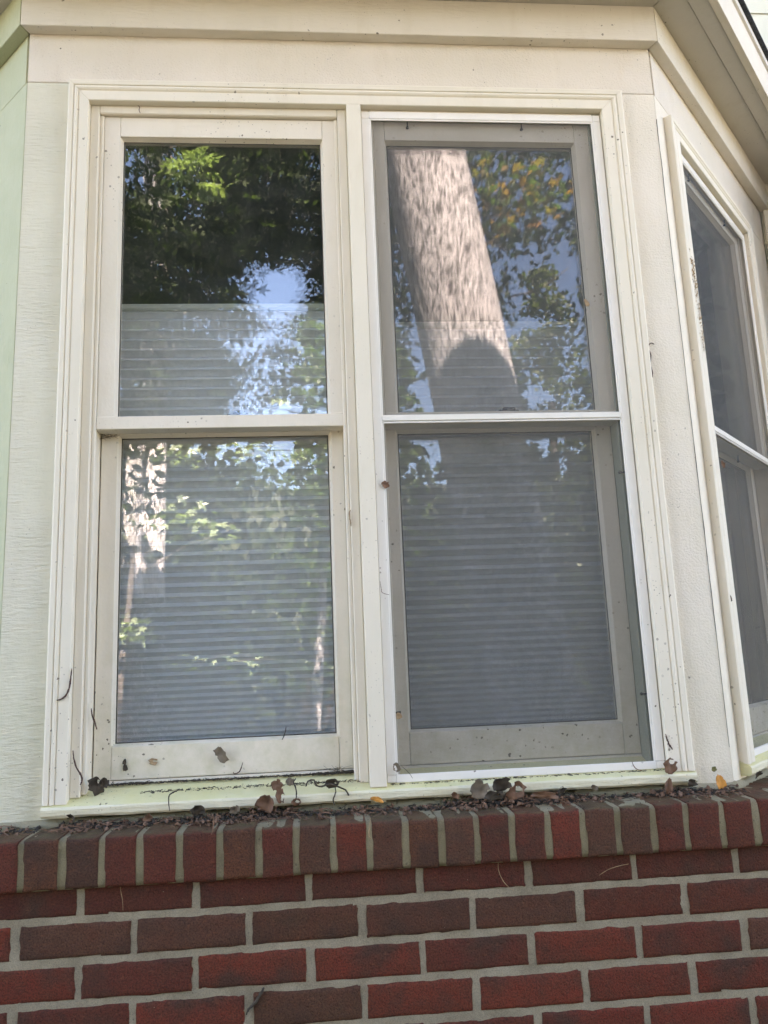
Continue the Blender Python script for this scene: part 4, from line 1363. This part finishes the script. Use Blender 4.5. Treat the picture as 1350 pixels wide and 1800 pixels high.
catkin([(651, 1437), (650, 1450), (648, 1468), (653, 1474)], -.024, .0008, 'tan rootlet hanging in the mortar joint below the mullion', M_TAN, 'dead_twig', cat='twig')
catkin([(211, 1548), (213, 1565), (216, 1582), (217, 1600)], -.002, .0004, 'fine straw hanging under the ledge at the left', M_TAN, 'dead_twig', cat='twig')
catkin([(875, 1515), (876, 1530), (884, 1548), (895, 1560), (903, 1565)], -.004, .0005, 'fine curved straw hanging under the middle of the ledge', M_TAN, 'dead_twig', cat='twig')
catkin([(1052, 1538), (1068, 1528), (1085, 1522), (1104, 1518)], -.006, .0005, 'pale straw caught across the top brick course', M_TAN, 'dead_twig', cat='twig')
catkin([(433, 1782), (438, 1772), (450, 1760), (459, 1744), (464, 1735)], -.001, .0022, 'dark root in the broken mortar joint near the bottom', M_DKLEAF, 'dead_twig', cat='twig')

def dl(px, py, Y, w, h, mt, label, **k):
    return dead_leaf(onY(px, py, Y), w, h, mt, label, **k)
dl(389, 1327, YC + .055, .021, .026, M_GREY, 'folded grey brown leaf stuck on the bottom rail of the left window', tilt=.6, curl=.9, seed=1, shape='torn')
dl(270, 1339, YC + .062, .018, .010, M_TAN, 'small torn tan leaf piece on the bottom rail of the left window', tilt=-.3, seed=2, shape='torn', curl=.2)
dl(220, 1349, YC + .062, .008, .012, M_DKLEAF, 'small black leaf scrap on the bottom rail at the left', seed=3, shape='oval', curl=.3, tilt=.2)
dl(219, 1339, YC + .062, .006, .010, M_DKLEAF, 'tiny black scrap above the black leaf scrap', seed=31, shape='oval', curl=.3, tilt=-.2)
dl(170, 1381, YC + .020, .030, .026, M_DKLEAF, 'black crumpled leaf wedged in the left corner of the sill', tilt=.4, curl=.9, seed=4, shape='torn')
dl(184, 1376, YC + .016, .022, .018, M_DKLEAF, 'black leaf scrap curling out of the left sill corner', tilt=-.5, curl=1.2, seed=41, shape='maple')
dl(467, 1411, YC - .020, .036, .026, M_BROWN, 'reddish brown curled leaf standing on the ledge below the left window', tilt=-.5, curl=1.1, seed=5, shape='oval')
dl(487, 1380, YC - .004, .024, .020, M_BROWN, 'upright reddish leaf on the sill above the curled brown leaf', tilt=.5, curl=.7, seed=6, shape='maple')
dl(492, 1396, YC - .010, .016, .026, M_BROWN, 'narrow brown leaf hanging from the sill edge', tilt=.1, curl=.8, seed=61, shape='torn')
dl(510, 1374, YC + .004, .018, .014, M_GREY, 'grey withered leaf on the sill beside the reddish one', tilt=-.3, curl=.5, seed=7, shape='maple')
dl(583, 1377, YC - .002, .032, .014, M_DKLEAF, 'black rotted leaf on the sill left of the mullion', tilt=.1, curl=1.1, seed=8, shape='torn')
dl(842, 1388, YC - .022, .042, .036, M_GREY, 'grey crumpled leaf leaning on the sill below the screen', tilt=-.4, curl=1.0, seed=9, shape='maple')
dl(880, 1379, YC - .026, .048, .026, M_DKLEAF, 'dark leaf arched over the litter below the screen', tilt=.2, curl=1.3, seed=10, shape='maple')
dl(905, 1390, YC - .028, .034, .030, M_BROWN, 'dark brown leaf curling down at the right of the arched leaf', tilt=-.7, curl=1.2, seed=11, shape='torn')
dl(868, 1398, YC - .030, .040, .016, M_DKLEAF, 'flat black leaf under the arched leaf', tilt=.1, curl=.8, seed=12, shape='torn')
dl(955, 1397, YC - .036, .050, .012, M_BROWN, 'long flattened brown leaf on the ledge right of the arched leaf', tilt=-.08, curl=.6, seed=13, shape='oval')
dl(1178, 1347, YC - .010, .028, .022, M_BROWN, 'dry brown leaf caught at the lower right corner of the casing', tilt=.6, curl=.5, seed=14, shape='torn')
dl(1175, 1382, YC - .022, .014, .028, M_BROWN, 'folded brown leaf below the dry leaf at the right casing', tilt=-.2, curl=1.2, seed=15, shape='oval')
dl(1266, 1374, .055, .017, .024, M_ORANGE, 'orange leaf standing on the ledge at the right corner', tilt=.3, curl=.5, seed=16, shape='oval')
dl(1255, 1352, .082, .011, .010, M_GREENLF, 'small dull green leaf above the orange leaf', tilt=.2, curl=.6, seed=17, shape='maple')
dl(677, 852, YB - .009, .015, .012, M_BROWN, 'brown leaf scrap on the left rail of the screen', tilt=.5, curl=.5, seed=18, shape='torn')
dl(701, 1258, YB - .004, .010, .011, M_TAN, 'tiny tan leaf scrap on the mesh low at the left', tilt=.3, curl=.5, seed=19, shape='oval')
dl(1031, 532, YB - .004, .008, .016, M_TAN, 'small tan seed leaf on the mesh high at the right', tilt=.4, curl=.4, seed=20, shape='oval')
dl(697, 1349, YC + .003, .014, .014, M_GREY, 'grey brown leaf scrap at the lower left corner of the screen', tilt=.4, curl=.8, seed=21, shape='torn')
dl(663, 1405, .045, .022, .008, M_ORANGE, 'yellow crescent of leaf on the ledge below the mullion', tilt=-.35, curl=.3, seed=22, shape='oval')
dl(1283, 1050, YB + .03, .006, .014, M_DKLEAF, 'dark leaf fragment with web on the angled casing', tilt=.4, curl=.6, seed=23, shape='torn')
dl(1271, 816, YB + .045, .008, .013, M_BROWN, 'brown leaf scrap on the angled casing beside its crossbar', tilt=.3, curl=.8, seed=24, shape='torn')

# litter: crumbs, flakes and bits of stem along the back of the ledge, and crumbs on the sill
def litter(name, spots, label, seed, base_y, base_z, mt, depth=.02, zup=.010, flake=(.002, .012)):
    rr = random.Random(seed)
    v, f = [], []
    for (x0, x1, n, hz) in spots:
        for _ in range(n):
            px = rr.uniform(x0, x1)
            x = onY(px, 1400, base_y).x
            y = base_y - rr.random() ** 1.6 * depth
            z = base_z + rr.random() ** 1.5 * hz * (1 - (base_y - y) / depth * .7)
            s = rr.uniform(*flake)
            a = Vector((rr.gauss(0, 1), rr.gauss(0, 1), rr.gauss(0, .5))).normalized()
            b = a.cross(Vector((rr.gauss(0, 1), rr.gauss(0, 1), rr.gauss(0, 1)))).normalized()
            c = Vector((x, y, z)); base = len(v)
            if rr.random() < .35:      # stem
                L = s * rr.uniform(2, 5.5); a.z *= .3
                w = .0005
                for q in (c - a * L / 2, c + b * L * .12, c + a * L / 2):
                    v += [q + b * w, q - b * w + Vector((0, 0, -w)), q + Vector((0, 0, w * 1.6))]
                for k in range(2):
                    for e in range(3):
                        f.append((base + k * 3 + e, base + k * 3 + (e + 1) % 3, base + k * 3 + 3 + (e + 1) % 3, base + k * 3 + 3 + e))
            else:
                h = a.cross(b) * s * .25
                v += [c - a * s * .5, c - b * s * .35 + h, c + a * s * .5 - h, c + b * s * .4 + h * .6, c + h * 1.6]
                f += [(base, base + 1, base + 4), (base + 1, base + 2, base + 4), (base + 2, base + 3, base + 4), (base + 3, base, base + 4), (base, base + 3, base + 2, base + 1)]
    o = pyd(name, v, f, mt)
    return tag(o, label, 'litter', kind='stuff')
spots = [(0, 75, 70, .006), (108, 170, 260, .010), (150, 205, 130, .008), (205, 270, 160, .008), (270, 345, 140, .009), (340, 390, 220, .013), (390, 460, 260, .012), (440, 520, 330, .016), (520, 600, 110, .007), (600, 690, 170, .008), (690, 780, 120, .006), (780, 850, 240, .012), (830, 920, 420, .018), (920, 1010, 330, .013), (1010, 1070, 120, .007), (1070, 1140, 70, .005), (1140, 1200, 240, .011), (1200, 1250, 200, .008), (1250, 1300, 130, .007)]
litter('leaf_litter', [(a, b, int(n * .62), h) for a, b, n, h in spots], 'dark rotted leaf litter along the joint between sill and brick ledge', 5, .086, -.0335, M_DKLEAF, .036)
litter('leaf_litter', [(a, b, n // 4, h * 1.3) for a, b, n, h in spots], 'brown flakes and stems scattered through the ledge litter', 6, .084, -.0325, M_BROWN, .060, flake=(.003, .015))
litter('dirt_crumbs', [(165, 250, 300, .003), (250, 620, 1100, .002), (560, 640, 300, .004)], 'black dirt crumbs on the algal-stained sill of the left window', 8, YB + .040, .0345, M_DKLEAF, .012, flake=(.0010, .0040))
litter('dirt_crumbs', [(250, 640, 500, .0015)], 'scattered dirt specks over the slope of the left sill', 18, YB + .012, .0225, M_DKLEAF, .028, flake=(.0008, .0030))
litter('dirt_crumbs', [(690, 1180, 420, .0015)], 'dirt crumbs on the sill in front of the screen', 9, YB - .008, .0135, M_DKLEAF, .010, flake=(.0008, .0025))
litter('litter_crumbs', [(20, 1340, 260, .0015)], 'small brown crumbs scattered over the top of the ledge bricks', 10, .080, -.0345, M_BARKTWIG, .09, flake=(.001, .004))

# crumbs of a mud dauber nest on the angled casing
rr = random.Random(8)
v, f = [], []
for _ in range(260):
    t_ = rr.random(); zz = 1.18 - .24 * t_; xx = A0 - .030 + .012 * rr.gauss(0, .6) + .014 * t_
    s = rr.uniform(.0012, .0035) * (1 - .3 * t_); base = len(v); c = Vector((xx, -.0205, zz + rr.gauss(0, .01)))
    for d in ((1, 0, 0), (0, 0, 1), (-1, 0, 0), (0, 0, -1), (0, -.6, 0)): v.append(c + Vector(d) * s * rr.uniform(.7, 1.2))
    f += [(base, base + 1, base + 4), (base + 1, base + 2, base + 4), (base + 2, base + 3, base + 4), (base + 3, base, base + 4)]
mud = pyd('mud_crumbs', v, f, simple('dried_mud', (.30, .20, .10), .95, var=.5, scale=200), None)
mud.location = (XR, YB, 0); mud.rotation_euler = (0, 0, AF)
tag(mud, 'rusty brown crumbs of a mud nest on the angled window casing', 'mud nest', kind='stuff')

# more single leaves in the drifts on the ledge
rr = random.Random(303)
for k, (px, py, w, m_, lab) in enumerate(((128, 1437, .020, M_DKLEAF, 'small dark leaf lying at the left end of the ledge litter'), (262, 1437, .024, M_BROWN, 'brown leaf lying in the litter under the left third of the sill'), (350, 1424, .030, M_DKLEAF, 'dark curled leaf in the litter under the left window'), (415, 1423, .028, M_GREY, 'greyish leaf flat in the litter left of the curled reddish leaf'), (520, 1410, .022, M_BROWN, 'brown leaf in the litter right of the reddish leaf'), (800, 1398, .020, M_BROWN, 'small brown leaf left of the big leaf heap'), (985, 1391, .026, M_DKLEAF, 'dark leaf at the right end of the big leaf heap'), (1045, 1384, .018, M_GREY, 'pale withered leaf between the heap and the right corner'), (1215, 1376, .022, M_DKLEAF, 'dark leaf right of the folded leaf below the right casing'), (1330, 1362, .024, M_DKLEAF, 'dark leaf drift below the angled window'))):
    dead_leaf(onY(px, py, .066), w, w * .5, m_, lab, tilt=rr.uniform(-.7, .7), curl=rr.uniform(.9, 1.5), seed=300 + k, shape=('torn', 'maple')[k % 2], rz=rr.uniform(-.6, .6))
# dusty cobwebs
def cobweb(p, w, h, label, seed):
    r_ = random.Random(seed)
    v, f = [], []
    for _ in range(46):
        a = Vector((r_.uniform(0, w) ** 1.0, r_.uniform(-.003, .012), -r_.random() ** 2 * h))
        b = a + Vector((r_.gauss(0, w * .35), r_.uniform(-.004, .004), r_.gauss(0, h * .35)))
        n_ = (b - a).cross(Vector((0, 1, 0)))
        if n_.length < 1e-6: continue
        n_ = n_.normalized() * .00022; k = Vector((0, .0003, 0)); base = len(v)
        v += [a + n_, a - n_, a + k, b + n_, b - n_, b + k]
        for e in range(3): f.append((base + e, base + (e + 1) % 3, base + 3 + (e + 1) % 3, base + 3 + e))
    o = pyd('cobweb', v, f, M_DKLEAF); o.location = p
    tag(o, label, 'cobweb', kind='stuff')
cobweb(onY(176, 764, .128), .030, .008, 'dusty cobweb in the top left corner of the lower left sash', 1)
cobweb(onY(575, 1352, .120), .034, .010, 'dusty cobweb in the lower right corner of the left window', 2)
cobweb(onY(1040, 218, .098), .012, .016, 'dusty cobweb at the top right corner of the screen', 3)
# wandering crack in the paint at the right corner of the bay
pts = [Vector((XR - .0006 + .0016 * noise.noise(Vector((0, 0, z * 9))), -.0009, z)) for z in [.05 + .02 * i for i in range(74)]]
tube('paint_crack', pts, [.0004 + .0007 * abs(noise.noise(Vector((3, 0, p.z * 7)))) for p in pts], M_LINE, bay, 4, .4, 3)
